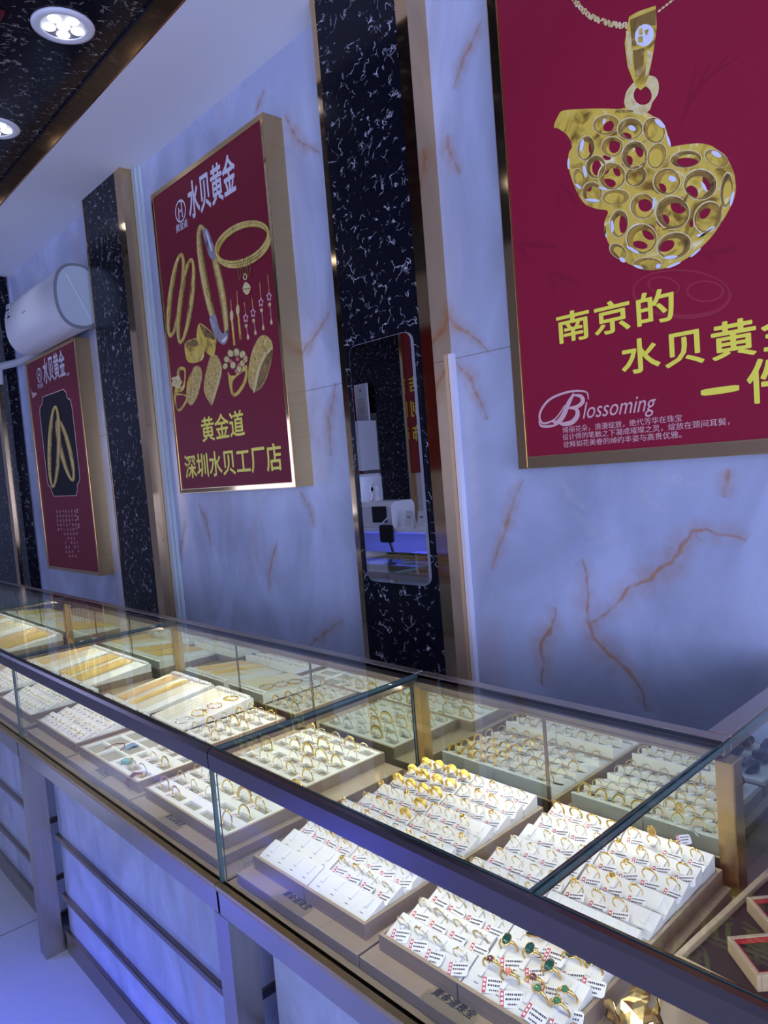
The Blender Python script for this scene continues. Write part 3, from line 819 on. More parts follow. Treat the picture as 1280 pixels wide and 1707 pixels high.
def blob(f, pts, m, Y): return flat_from_curve([smooth_loop([f(*p) for p in pts])], 'x', M[m], Y, p2)
r1 = [blob(D, ((232,262),(300,215),(360,212),(382,270),(430,330),(410,425),(320,460),(262,440),(240,380)), 'goldA', L1), blob(D, ((245,265),(310,225),(350,222),(370,275),(320,292)), 'goldB', L2),
      blob(D, ((378,60),(450,90),(545,195),(553,260),(535,370),(515,395),(440,340),(375,250),(352,190)), 'goldA', L1 - 0.0008), blob(D, ((385,70),(445,98),(540,195),(530,225),(480,200),(440,190)), 'goldB', L2 - 0.0006)]
join_objs(r1, 'ring_print')
r2 = [flat_from_curve([smooth_loop([D(*p) for p in ((160,520),(200,495),(240,520),(240,640),(215,740),(150,760),(260,790),(240,880),(180,950),(135,900),(122,800),(150,620))]), smooth_loop([D(*p) for p in ((185,540),(225,540),(225,640),(200,700),(180,640))]), smooth_loop([D(*p) for p in ((150,790),(245,800),(220,870),(175,925),(150,880))])], 'x', M['goldA'], L1, p2)]
for k in range(5): r2.append(flat_from_curve([el_px(D, 152 + 30*math.cos(k*1.257 + 0.3), 650 + 42*math.sin(k*1.257 + 0.3), 20, 34, k*1.257 + 0.9)], 'x', M['goldC'], L2, p2))
r2 += [blob(D, ((330,495),(380,490),(408,560),(395,680),(350,820),(300,888),(258,850),(255,760),(270,640),(300,560)), 'goldD', L1), blob(D, ((262,640),(300,560),(300,600),(262,770),(250,760)), 'goldA', L2)]
join_objs(r2, 'ring_print')
r3 = [blob(D, ((500,385),(560,385),(605,480),(600,600),(560,740),(510,885),(470,840),(430,750),(430,640),(460,500)), 'goldD', L1), blob(D, ((605,500),(605,560),(560,730),(512,870),(520,800),(570,640)), 'goldC', L2)]
join_objs(r3, 'ring_print')
r4 = [flat_from_curve([smooth_loop([D(*p) for p in ((670,550),(700,585),(750,580),(760,560),(850,480),(870,520),(860,640),(810,740),(745,800),(705,770),(685,680))]), smooth_loop([D(*p) for p in ((720,650),(755,600),(845,540),(830,640),(790,710),(745,765),(720,730))])], 'x', M['goldA'], L1, p2)]
for x, y, rx, ry, ro in ((660,420,32,36,0),(645,490,28,36,0.4),(700,360,34,44,-0.4),(760,350,36,46,0),(820,370,34,44,0.4),(850,420,26,44,0.2),(725,480,32,42,0),(820,460,30,40,0.3),(785,520,30,40,0)):
    r4.append(flat_from_curve([el_px(D, x, y, rx, ry, ro), el_px(D, x, y, rx*0.8, ry*0.8, ro)], 'x', M['goldB'], L2 - 0.0003, p2)); r4.append(flat_from_curve([el_px(D, x, y, rx*0.85, ry*0.85, ro)], 'x', M['goldC'], L2, p2))
for x, y in ((770,420),(700,440),(790,480),(760,540)): r4.append(flat_from_curve([el_px(D, x, y, 18, 20)], 'x', M['coral'], L2 - 0.0006, p2))
join_objs(r4, 'ring_print')
r5 = [blob(D, ((1010,180),(1060,180),(1110,230),(1128,310),(1110,450),(1060,620),(1000,720),(955,745),(900,710),(875,620),(885,480),(920,330),(970,220)), 'goldD', L1), blob(D, ((1120,300),(1118,400),(1060,600),(990,715),(945,740),(990,500),(1050,370)), 'goldB', L2), blob(D, ((1128,310),(1112,300),(1040,370),(980,500),(930,735),(950,735),(1000,520),(1060,390)), 'goldC', L2 - 0.0004)]
join_objs(r5, 'ring_print')

# ---- left poster: two plain bangles in a black panel
p1 = poster(-5.478, -4.51, 0.915, 2.391, 0.022, M['posterwine'], 'narrow-looking red poster of two plain bangles in a black panel, under the air conditioner')
G = mapper(40, 590, 4.614)
lgp = [G(*p) for p in ((118, 105), (122, 222), (95, 170), (145, 160))]
logo(L2, p1, ((lgp[2][0] + lgp[3][0]) / 2, (lgp[0][1] + lgp[1][1]) / 2, (lgp[0][1] - lgp[1][1]) / 2), 0)
a, b = G(108, 270), G(148, 235); text_fit('黄金道', 'lettering', M['whiteprint'], L2, p1, a[0], b[0], a[1], a[1] + 0.032)
a, b = G(160, 232), G(322, 150); text_fit('水贝黄金', 'lettering', M['whiteprint'], L2, p1, a[0], b[0], a[1] + 0.0, a[1] + 0.165, bold=0.02)
panel = [G(*p) for p in ((145,328),(305,268),(325,290),(335,335),(360,350),(375,420),(432,930),(432,975),(412,1010),(415,1050),(405,1092),(232,1098),(212,1060),(205,1030),(185,1010),(178,970),(120,450),(122,410),(138,385))]
cxp = sum(p[0] for p in panel) / len(panel); czp = sum(p[1] for p in panel) / len(panel)
inner = [(cxp + (x - cxp) * 0.965, czp + (z - czp) * 0.984) for x, z in panel]
flat_from_curve([panel, inner], 'panel_border_print', M['paleprint'], L2, p1)
flat_from_curve([panel], 'black_panel_print', M['blackprint'], L1, p1)
b2 = printed_bangle(G, 320, 740, 50, 252, -0.24, 34, p1, dz=0.0010)
b2 += printed_bangle(G, 235, 715, 52, 320, 0.03, 34, p1, dz=0.0016)
join_objs(b2, 'bangle_print')
flat_from_curve([smooth_loop([G(*p) for p in ((50,255),(65,295),(100,300),(95,318),(70,340),(62,310))])], 'bird_print', M['paleprint'], L2, p1)
flat_from_curve([smooth_loop([G(*p) for p in ((328,160),(348,140),(346,160),(332,168))])], 'bird_print', M['paleprint'], L2, p1)
glyphs = []
for i in range(11):
    for j in range(7):
        if i > 4 and j < 2 or (i > 5 and (i * 3 + j) % 4 == 0): continue
        x, y = 248 + j * 23 + i * 3.2, 1205 + i * 34.5 - j * 0.6
        for dx, dy, ww, hh in ((0, 0, 11, 3), (1, 7, 9, 3), (4, -4, 3, 16), (-1, 13, 12, 3)):
            if R_.random() < 0.8: glyphs.append([G(x+dx, y+dy), G(x+dx+ww, y+dy), G(x+dx+ww, y+dy+hh), G(x+dx, y+dy+hh)])
for j, y in enumerate((1195, 1250, 1310)):
    for dx, dy, ww, hh in ((0, 0, 20, 4), (2, 12, 16, 4), (8, -8, 4, 30), (-2, 24, 22, 4)):
        glyphs.append([G(400+j*6+dx, y+dy), G(400+j*6+dx+ww, y+dy), G(400+j*6+dx+ww, y+dy+hh), G(400+j*6+dx, y+dy+hh)])
flat_from_curve(glyphs, 'fine_print', M['paleprint'], L2, p1)

for p_ in (p1, p2, p3):
    pr_ = [c for c in p_.children if c.name.split('.')[0] == 'print'][0]
    fr = [c for c in p_.children if c.name.split('.')[0] == 'frame'][0]
    for c in list(p_.children):
        n = c.name.split('.')[0]
        if n in ('print', 'frame'): continue
        c.parent = fr if n == 'frame_face' else pr_
# ---- tall mirror on the middle pillar
mr = empty('wall_mirror'); tag(mr, 'tall frameless mirror with rounded corners on the middle black pillar', 'mirror')
def rrect(x0, x1, z0, z1, r, n=8):
    out = []
    for cx, cz, a0 in ((x1-r, z1-r, 0), (x0+r, z1-r, PI/2), (x0+r, z0+r, PI), (x1-r, z0+r, 1.5*PI)):
        for k in range(n+1): out.append((cx + r*math.cos(a0 + PI/2*k/n), cz + r*math.sin(a0 + PI/2*k/n)))
    return out
MB().prism(rrect(-1.9640, -1.6520, 1.047, 1.887, 0.034), 'y', 1.7008, PY - 0.001).build('backing', M['greyp'], mr)
MB().prism(rrect(-1.962, -1.654, 1.049, 1.885, 0.032), 'y', 1.6998, 1.7006).build('mirror_glass', M['mirror'], mr)

# ---- split air conditioner
ac = empty('air_conditioner'); tag(ac, 'white wall air conditioner with rounded body above the left poster', 'air conditioner')
prof = []
cy, cz_ = 1.66, 2.575
for k in range(36):
    a = 2*PI*k/36
    y = cy + 0.135*math.copysign(abs(math.cos(a))**0.85, math.cos(a)); z = cz_ + 0.185*math.copysign(abs(math.sin(a))**0.85, math.sin(a))
    prof.append((min(y, WY - 0.002), z))
MB().prism(prof, 'x', -5.20, -4.255, 0, True).build('housing', M['acwhite'], ac)
pe = [(cy + (y - cy)*0.90, cz_ + (z - cz_)*0.92) for y, z in prof]
MB().prism(pe, 'x', -4.2555, -4.245).build('end_cap', M['acend'], ac)
MB().prism([(cy + (y-cy)*1.012, cz_ + (z-cz_)*1.012) for y, z in prof], 'x', -4.2580, -4.2545, 0, True).build('end_rim', M['greyp'], ac)
MB().tube([(-4.2445, cy - 0.06, cz_ + 0.12), (-4.2445, cy + 0.0, cz_ - 0.01), (-4.2445, cy + 0.055, cz_ - 0.13)], 0.004, 6).build('end_cap_glint', M['whiteprint'], ac)  # white bar standing in for a diagonal glint on the cap
y2 = cy - 0.108
lv = MB().prism([(1.600, 2.4085), (1.5665, 2.4475), (1.5640, 2.4455), (1.597, 2.4065)], 'x', -5.12, -4.32)
lv.build('louver', M['acwhite'], ac)
MB().box(-5.16, -4.29, 1.5545, 1.558, 2.452, 2.4545).build('louver_slot', M['greyp'], ac)
lb = MB()
for i in range(4): lb.box(-5.14 + 0.0*i, -5.085, 1.5262, 1.5285, 2.615 + i*0.022, 2.629 + i*0.022, 1 if i % 2 else 0)
lb.box(-5.147, -5.078, 1.5268, 1.5300, 2.605, 2.70, 2)
lb.build('energy_label', [M['ink'], M['bluetie'], M['tag']], ac)
MB().box(-4.84, -4.79, 1.5243, 1.5262, 2.585, 2.592).box(-4.785, -4.775, 1.5243, 1.5262, 2.585, 2.592).build('badge', M['greyp'], ac)
pp = MB().tube([(-5.203, 1.755, 2.445), (-5.4, 1.755, 2.435), (-5.72, 1.735, 2.43), (-5.9, 1.675, 2.428), (-6.6, 1.67, 2.42)], 0.028, 10)
pp.tube([(-5.93, 1.672, 2.42), (-5.94, 1.67, 2.36), (-5.95, 1.67, 2.30)], 0.018, 8)
o = pp.build('refrigerant_pipe', M['pipe']); tag(o, 'white wrapped pipe running left from the air conditioner', 'pipe')
o = MB().tube([(-5.60, 1.79, 2.40), (-5.61, 1.79, 2.25), (-5.56, 1.79, 2.03), (-5.535, 1.79, 1.9), (-5.53, 1.79, 1.72)], 0.006, 6).build('power_cable', M['pipe'])
tag(o, 'thin white cable hanging beside the left poster', 'cable')
o = MB().box(-5.575, -5.505, 1.782, 1.7995, 1.53, 1.72).box(-5.562, -5.518, 1.780, 1.783, 1.57, 1.68, 1).build('wall_socket', [M['acwhite'], M['tag']], bevel=0.002)
tag(o, 'small white socket box on the wall left of the left poster', 'socket')

# ---- ceiling downlights (the row along the counter, and the shop's other rows)
def downlight():
    r = empty('ceiling_downlight')
    MB().lathe([(0.080, -0.006), (0.098, -0.010), (0.112, -0.006), (0.114, 0.0), (0.080, 0.0), (0.080, -0.006)], n=40).build('trim_ring', M['acwhite'], r)
    MB().lathe([(0.0, -0.0005), (0.078, -0.0005), (0.0815, -0.004)], n=32).build('reflector', M['reflector'], r)
    rf = r.children[-1]
    for k in range(6):
        a = 2*PI*k/5 + 0.3
        x, y = (0, 0) if k == 5 else (0.0525*math.cos(a), 0.0525*math.sin(a))
        MB().ball((x, y, -0.004), 0.0245, 0.0245, 0.007, 14, 6).build('lens', M['led'], rf)
    d = bpy.data.lights.new('lamp_light', 'AREA'); d.shape = 'DISK'; d.size = 0.16; d.energy = LAMP_W; d.color = LAMP_C; d.spread = 1.4
    lo = bpy.data.objects.new('lamp_light', d); COL.objects.link(lo); lo.parent = r; lo.location = (0, 0, -0.016)
    return r
dl = downlight()
first = True
spots = [(-2.82, 1.152), (-3.78, 1.16), (-1.86, 1.15), (-0.90, 1.15), (-4.74, 1.16)]
where = ['nearest the gold fascia, upper of the two in view', 'cut by the left edge of the photo']
for i, (x, y) in enumerate(spots + [(-0.9, -0.6), (-2.82, -0.6), (-4.74, -0.6), (0.9, -0.6), (-6.2, -0.6)]):
    o = dl if i == 0 else copy_tree(dl)
    o.location = (x, y, CEIL - 0.0005)
    txt = ['round white six-lens ceiling downlight, whole and nearest the camera in view', 'second round six-lens ceiling downlight, further left along the black ceiling', 'round ceiling downlight over the bangle case, third of the counter row',
           'round ceiling downlight over the ring case', 'far ceiling downlight over the left end of the counter row'][i] if i < 5 else ['ceiling downlight over the shop aisle opposite the ring case', 'ceiling downlight over the shop aisle opposite the bangle case', 'ceiling downlight over the aisle opposite the left counter end', 'ceiling downlight over the aisle by the added window on the right', 'ceiling downlight at the dark far end of the aisle'][i - 5]
    tag(o, txt, 'ceiling light', 'ceiling downlights')

# ================================================================ SHOW-CASES
FL = 0.711           # case floor
TOP = 0.965
GM = [M['glass'], M['glassedge']]
def pane(name, x0, x1, y0, y1, z0, z1, thin, parent):
    """glass sheet; the four narrow faces are green edge"""
    o = MB().box(x0, x1, y0, y1, z0, z1).build(name, GM, parent)
    ax = 'xyz'.index(thin)
    for p in o.data.polygons:
        p.material_index = 0 if abs(p.normal[ax]) > 0.9 else 1
    return o
def led_strip(r, xa, xb):
    s = MB().box(xa, xb, 0.630, 0.635, 0.9465, 0.951, 0)
    k = xa + 0.01
    while k < xb - 0.01:
        s.box(k, k + 0.006, 0.631, 0.6345, 0.9445, 0.9465, 1); k += 0.022
    s.build('led_strip', [M['champagne'], M['ledstrip']], r)
    area_light('led_light', ((xa+xb)/2, 0.6355, 0.9405), ((xa+xb)/2, 1.05, 0.82), xb - xa - 0.03, 0.002, CASE_W * (xb - xa), CASE_C, r)
def rear_led(r, xa, xb):
    s = MB().box(xa, xb, 1.139, 1.1485, 0.9395, 0.945, 0)
    k = xa + 0.01
    while k < xb - 0.01:
        s.box(k, k + 0.006, 1.1405, 1.1470, 0.9388, 0.9395, 1); k += 0.022
    s.build('led_strip', [M['champagne'], M['ledstrip']], r)
    area_light('led_light', ((xa+xb)/2, 1.136, 0.936), ((xa+xb)/2, 1.01, 0.74), xb - xa - 0.03, 0.004, CASE_W * 0.85 * (xb - xa), CASE_C, r)
def case_base(r, xa, xb, left_leg=True, right_leg=False, yb=1.13):
    bx('panel', xa + 0.045, xb - 0.085, 0.684, 0.700, 0.0, 0.700, M['panel'], r)
    bx('carcass', xa + 0.050, xb - 0.090, 0.700, yb, 0.0, 0.700, M['panel'], r)
    for z0, z1 in ((0.375, 0.392), (0.181, 0.197), (0.0, 0.072)):
        bx('metal_strip', xa + 0.038, xb - 0.078, 0.672, yb - 0.05, z0, z1, M['bronze'], r, 0.002)
    legs = ([xa - 0.03] if left_leg else []) + ([xb - 0.05] if right_leg else [])
    for x in legs:
        MB().prism([(0.612, 0.0), (0.70, 0.0), (0.70, 0.05), (0.668, 0.05), (0.668, 0.647), (0.612, 0.647)], 'x', x, x + 0.05).build('leg', M['legsteel'], r, bevel=0.002)
    MB().prism([(0.606, 0.700), (0.607, 0.654), (0.612, 0.648), (0.684, 0.648), (0.684, 0.700)], 'x', xa + 0.004, xb - 0.004).build('apron', M['apron'], r)
    MB().prism([(0.604, 0.700), (0.604, 0.709), (0.607, FL), (1.158, FL), (1.158, 0.700)], 'x', xa + 0.001, xb - 0.001).build('case_floor', M['casefloor'], r)
    bx('front_lip', xa + 0.001, xb - 0.001, 0.6025, 0.6145, 0.7065, FL + 0.0015, M['brushgold'], r)
def show_case(label, xa, xb, seams, right_leg=False, xr=None):
    r = empty('display_case', (0, 0, 0)); tag(r, label, 'display case', 'glass-topped jewellery cases along the counter')
    case_base(r, xa, xb, True, right_leg)
    xr = xb - 0.0015 if xr is None else xr
    # front rail: dark bronze channel with a bright top arris
    MB().prism([(0.614, 0.928), (0.630, 0.928), (0.630, 0.960), (0.626, 0.965), (0.618, 0.965), (0.6135, 0.958)], 'x', xa + 0.0015, xr).build('front_rail', M['rail'], r)
    MB().prism([(0.630, 0.951), (0.6395, 0.951), (0.6395, 0.9395), (0.643, 0.9395), (0.643, 0.957), (0.630, 0.957)], 'x', xa + 0.006, xb - 0.006).build('inner_rail', M['bronze'], r)  # lower lip added to keep strip light off the wall mirror
    MB().box(xa + 0.003, xb - 0.003, 1.163, 1.192, 0.938, 0.966).build('rear_rail', M['champagne'], r, bevel=0.002)
    bx('rear_inner_rail', xa + 0.006, xb - 0.006, 1.140, 1.162, 0.945, 0.956, M['champagne'], r)
    for x in (xa + 0.003, xb - 0.014): bx('end_rail', x, x + 0.011, 0.643, 1.162, 0.948, 0.957, M['bronze'], r)
    pane('top_glass', xa + 0.003, xb - 0.003, 0.630, 1.163, 0.9575, 0.965, 'z', r)
    pane('front_glass', xa + 0.003, xr - 0.0015, 0.616, 0.623, FL, 0.928, 'y', r)
    pane('side_glass', xa + 0.004, xa + 0.009, 0.625, 1.140, FL, 0.948, 'x', r)
    # mirror-backed sliding doors behind
    xs = [xa + 0.02] + list(seams) + [xb - 0.012]
    for a, b in zip(xs[:-1], xs[1:]):
        bx('mirror_door', a + 0.0035, b - 0.0035, 1.155, 1.160, FL, 0.945, M['mirrordoor'], r)
    for s in seams: bx('door_stile', s - 0.0035, s + 0.0035, 1.1535, 1.161, FL, 0.945, M['bronze'], r)
    bx('rear_post', xa + 0.0095, xa + 0.030, 1.1415, 1.162, FL, 0.945, M['brushgold'], r)
    led_strip(r, xa + 0.02, xb - 0.02)
    rear_led(r, xa + 0.035, xb - 0.03)
    return r

S01, S12, S23, S34, S45 = -0.49, -1.20, -2.415, -3.52, -4.70
cc = show_case('L-shaped glass show-case nearest the camera, holding tagged ring trays and dark velvet trays', S12, S01, [-0.839], xr=0.28)
show_case('second glass show-case, holding bangle trays and a few sloping necklace boards', S23, S12, [-1.995, -1.608])
show_case('third glass show-case along the counter, holding sloping boards of thick gold chains', S34, S23, [-3.16, -2.80])
show_case('far left glass show-case, cut by the left edge, holding chain boards', S45, S34, [-4.3, -3.9])

# corner case: the counter turns towards the marble wall here
XE = 0.28
case_base(cc, S01, XE, True, True)
MB().prism([(0.630, 0.951), (0.6395, 0.951), (0.6395, 0.9395), (0.643, 0.9395), (0.643, 0.957), (0.630, 0.957)], 'x', S01 + 0.006, XE).build('inner_rail', M['bronze'], cc)  # same added lip, shading the strip from above
pane('top_glass', S01 + 0.003, XE, 0.630, 1.74, 0.9575, 0.965, 'z', cc)
pane('side_glass', XE - 0.007, XE, 0.625, 1.74, FL, 0.957, 'x', cc)
MB().box(-0.532, -0.4935, 1.1925, 1.74, 0.938, 0.966).build('aisle_rail', M['champagne'], cc, bevel=0.002)
MB().box(-0.5045, -0.474, 1.1505, 1.186, FL + 0.0006, 0.937).build('corner_post', M['brushgold'], cc, bevel=0.002)
bx('mirror_door', -0.500, -0.495, 1.187, 1.735, FL, 0.938, M['mirrordoor'], cc)
bx('rear_floor', -0.50, XE, 1.1585, 1.74, 0.700, FL, M['casefloor'], cc)
bx('rear_carcass', -0.50, XE - 0.04, 1.1585, 1.72, 0.0, 0.700, M['panel'], cc)
led_strip(cc, S01 + 0.02, XE - 0.03)
area_light('led_light', (XE - 0.02, 1.45, 0.94), (-0.2, 1.45, 0.74), 0.012, 0.5, CASE_W * 0.4, CASE_C, cc)

# ---------------------------------------------------------------- plinths, trays, pads
PZ = 0.731           # plinth top
TZ = 0.757           # tray rim
def plinth(x0, x1, label, y0=0.634, y1=1.1405):
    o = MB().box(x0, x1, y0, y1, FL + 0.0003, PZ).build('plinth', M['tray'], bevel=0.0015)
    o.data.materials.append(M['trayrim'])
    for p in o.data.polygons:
        if p.normal.z > 0.9: p.material_index = 1  # top face takes the lit copy of the wood
    tag(o, label, 'plinth', 'wood grain plinths on the case floor'); return o
def tray(x0, x1, y0, y1, label, z1=TZ, seam=True):
    b = MB(); t = 0.006
    b.box(x0, x1, y0, y0 + t, PZ, z1).box(x0, x1, y1 - t, y1, PZ, z1).box(x0, x0 + t, y0 + t, y1 - t, PZ, z1).box(x1 - t, x1, y0 + t, y1 - t, PZ, z1)
    b.box(x0 + t, x1 - t, y0 + t, y1 - t, PZ, PZ + 0.004)
    if seam:
        xm = (x0 + x1) / 2
        b.box(xm - 0.0008, xm + 0.0008, y0 - 0.0003, y0, PZ, z1, 2)
    o = b.build('display_tray', [M['tray'], M['trayrim'], M['dark']], bevel=0.001)
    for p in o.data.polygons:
        if p.normal.z > 0.9 and p.center.z > z1 - 0.001 and p.material_index == 0: p.material_index = 1  # rim tops take the lit copy of the wood
    tag(o, label, 'tray', 'wood grain display trays'); return o
def plaque(cx, cy, label):
    r = empty('name_plaque', (cx, cy, PZ)); tag(r, label, 'plaque', 'brass name plaques on the plinths')
    MB().box(-0.043, 0.043, -0.0115, 0.0115, 0.0002, 0.0010).build('plate', M['brass'], r)
    cu = text_curve('黄金道珠宝', 0.012, 0.15, 1.02)
    a, b, c, d = text_bounds(cu)
    curve_to_obj(cu, 'lettering', M['ink'], 0.0, r, 0.072/(b-a), 0.016/(d-c), -0.036 - a*0.072/(b-a), 0.0012, upright=False)
    lt = r.children[-1]
    for v in lt.data.vertices: v.co.y -= 0.008 + c*0.016/(d-c)
    return r

WH = 0.015           # rise of each wedge
def pad(x0, x1, y0, rows, pitch, z, label, slots=4, rise=0.003):
    b = MB()
    for k in range(rows):
        ya, yb, za = y0 + k*pitch, y0 + (k+1)*pitch - 0.001, z + k*rise
        b.prism([(ya, PZ + 0.005), (yb, PZ + 0.005), (yb, za + WH), (yb - 0.003, za + WH + 0.001), (ya, za)], 'x', x0 + 0.0005*(k % 2), x1 - 0.0012*(k % 2))
        ang = math.atan2(WH, pitch)
        for s in range(slots):
            cx = x0 + (x1 - x0)*(s + 0.5)/slots
            T = Matrix.Translation((cx, ya + pitch*0.60, za + WH*0.60)) @ Matrix.Rotation(ang, 4, 'X')
            b.box(-0.0035, 0.0035, -0.009, 0.011, -0.002, 0.0045, 0, T)
            b.box(-0.0045, 0.0035, -0.0185, -0.0165, 0.0, 0.0008, 1, T)
    o = b.build('ring_pad', [M['pad'], M['greyp']], bevel=0.0012)
    tag(o, label, 'ring pad', 'white stepped ring pads'); return o
def slot_matrix(x0, x1, y0, pitch, z, k, s, slots=4, rise=0.003):
    ang = math.atan2(WH, pitch)
    cx = x0 + (x1 - x0)*(s + 0.5)/slots
    return Vector((cx, y0 + k*pitch + pitch*0.60, z + k*rise + WH*0.60)), ang

# ---------------------------------------------------------------- jewellery prototypes
def tag_mesh(seed, w=0.024, h=0.0155):
    """white card price tag: red block at one end, rows of small dark print, a thread"""
    rr = random.Random(seed); b = MB()
    b.prism([(-w/2, -h/2), (w/2 - 0.002, -h/2), (w/2, -h/2 + 0.002), (w/2, h/2 - 0.002), (w/2 - 0.002, h/2), (-w/2, h/2)], 'z', 0, 0.0006, 0)
    b.box(-w/2 + 0.0004, -w/2 + 0.0042, -h/2 + 0.0004, h/2 - 0.0004, 0.0006, 0.0008, 1)
    for k in range(3): b.box(-w/2 + 0.0012, -w/2 + 0.0034, -h/2 + 0.0025 + k*0.0042, -h/2 + 0.0050 + k*0.0042, 0.0008, 0.0009, 0)
    for row, (y, x1) in enumerate(((h/2 - 0.0045, w/2 - 0.0015), (0.0002 - 0.0012, w/2 - 0.004), (-h/2 + 0.0022, w/2 - 0.007))):
        x = -w/2 + 0.0058 + (0.002 if row == 2 else 0)
        while x < x1:
            ww = rr.uniform(0.0008, 0.0019)
            b.box(x, min(x + ww, x1), y, y + (0.0018 if row < 2 else 0.0015), 0.0006, 0.0008, 2)
            x += ww + rr.uniform(0.0004, 0.0009)
    return b.mesh('price_tag', [M['tag'], M['tagred'], M['ink']])
TAGS = [tag_mesh(i) for i in range(4)]
STAGS = [tag_mesh(i + 10, 0.015, 0.010) for i in range(2)]
def add_tag(r, me, loc, rz, tilt=0.0):
    o = bpy.data.objects.new('price_tag', me); COL.objects.link(o); o.parent = r
    o.location = loc; o.rotation_euler = (tilt, 0.0, rz); return o
def band_pts(R=0.0092, n=28, c=0.0062): return [(R*math.sin(2*PI*k/n), 0, c + R*math.cos(2*PI*k/n)) for k in range(n)]
def hoop_mesh(b, R, r, c, n=28, flat=1.0, top=1.0, mi=0):
    rs = [r*(1 + (top - 1)*max(0, math.cos(2*PI*k/n))**2) for k in range(n)]
    return b.tube(band_pts(R, n, c), rs, 7, mi, closed=True, flat=flat, upv=(0, 1, 0))
HEAD = 0.0154
def head_mesh(kind, seed):
    rr = random.Random(seed); b = MB()
    if kind == 'flower':
        for k in range(5): b.ball((0.0030*math.cos(k*1.257), 0.0030*math.sin(k*1.257), HEAD + 0.0012), 0.0020, 0.0020, 0.0012, 8, 5)
        b.ball((0, 0, HEAD + 0.002), 0.0014, seg=8, rings=5)
    elif kind == 'bow':
        for s in (-1, 1):
            b.tube([(0, 0, HEAD), (s*0.0025, 0.0016, HEAD + 0.0015), (s*0.0045, 0, HEAD + 0.0018), (s*0.0025, -0.0016, HEAD + 0.001), (0, 0, HEAD)], 0.0006, 6)
        b.ball((0, 0, HEAD + 0.0006), 0.0013, seg=8, rings=5)
    elif kind == 'beads':
        for k in range(4): b.ball((-0.0036 + 0.0024*k, 0, HEAD + 0.0006 - abs(k - 1.5)*0.0003), 0.0013, seg=8, rings=5)
    elif kind == 'leaf':
        for s in (-1, 1): b.ball((s*0.0028, s*0.0008, HEAD + 0.0006), 0.0034, 0.0014, 0.0009, 10, 6, 0, Matrix.Rotation(s*0.5, 3, 'Z'))
    elif kind == 'solitaire':
        b.lathe([(0.0006, HEAD - 0.001), (0.0019, HEAD + 0.0012), (0.0016, HEAD + 0.0018), (0.0, HEAD + 0.0021)], n=10)
    elif kind == 'drop':      # tall pear-shaped openwork head
        for k in range(7):
            rad = 0.0052*math.sin(PI*(0.15 + 0.8*k/7))
            for j in range(8):
                a = 2*PI*(j + 0.5*(k % 2))/8
                b.ball((rad*math.cos(a), rad*0.6*math.sin(a), HEAD + 0.0025*k), 0.0012, seg=6, rings=4)
    elif kind == 'disc':
        for k in range(9):
            a = k*0.7; q = 0.0009*k**0.65
            b.ball((q*math.cos(a)*1.6, q*math.sin(a)*1.6, HEAD + 0.0012), 0.0013, seg=6, rings=4)
    return b
def make_ring(kind, gold, seed, tagpos=True):
    r = empty('gold_ring')
    b = MB()
    if kind == 'wide':       # broad carved band
        n = 32; rr = random.Random(seed)
        prof = [(-0.0045, 0.0), (-0.0040, 0.0010), (0.0, 0.0014), (0.0040, 0.0010), (0.0045, 0.0), (0.0040, -0.0003), (-0.0040, -0.0003)]
        vs = []
        for k in range(n):
            a = 2*PI*k/n; wsc = 0.55 + 0.45*max(0, math.cos(a)); bump = 0.0005*(rr.random() - 0.3)
            for (y, dr) in prof:
                R = 0.0096 + dr + (bump if dr > 0.0005 else 0)
                vs.append((R*math.sin(a), y*wsc, 0.0058 + R*math.cos(a)))
        L = len(prof)
        b.add(vs, [(k*L + i, k*L + (i+1) % L, ((k+1) % n)*L + (i+1) % L, ((k+1) % n)*L + i) for k in range(n) for i in range(L)], 0, False)
        b.build('band', gold, r)
        d = MB()
        for k in range(5): d.ball(((k - 2)*0.0024, rr.uniform(-0.001, 0.001), 0.0058 + 0.0108*math.cos((k-2)*0.24)), 0.0014, 0.0019, 0.0009, 8, 5)
        d.build('carving', gold, r)
    elif kind == 'plain':
        hoop_mesh(b, 0.0100, 0.0010, 0.0066, flat=1.7); b.build('band', gold, r)
    elif kind == 'twist':
        pts = []
        for k in range(40):
            a = 2*PI*k/40; wv = 0.0016*math.sin(3*a)
            pts.append((0.0094*math.sin(a), wv, 0.0062 + 0.0094*math.cos(a)))
        b.tube(pts, 0.0008, 6, closed=True, upv=(0.2, 1, 0.1)); b.build('band', gold, r)
    else:
        hoop_mesh(b, 0.0092, 0.00080, 0.0062, top=1.25); b.build('band', gold, r)
        head_mesh(kind, seed).build('setting', gold, r)
    if tagpos: add_tag(r, TAGS[seed % 4], (0.0035 + (seed % 3)*0.0010, -0.0138 - (seed % 2)*0.0010, 0.0018 + (seed % 3)*0.0004), 0.26 + 0.07*((seed*7) % 5 - 2), 0.10)
    return r
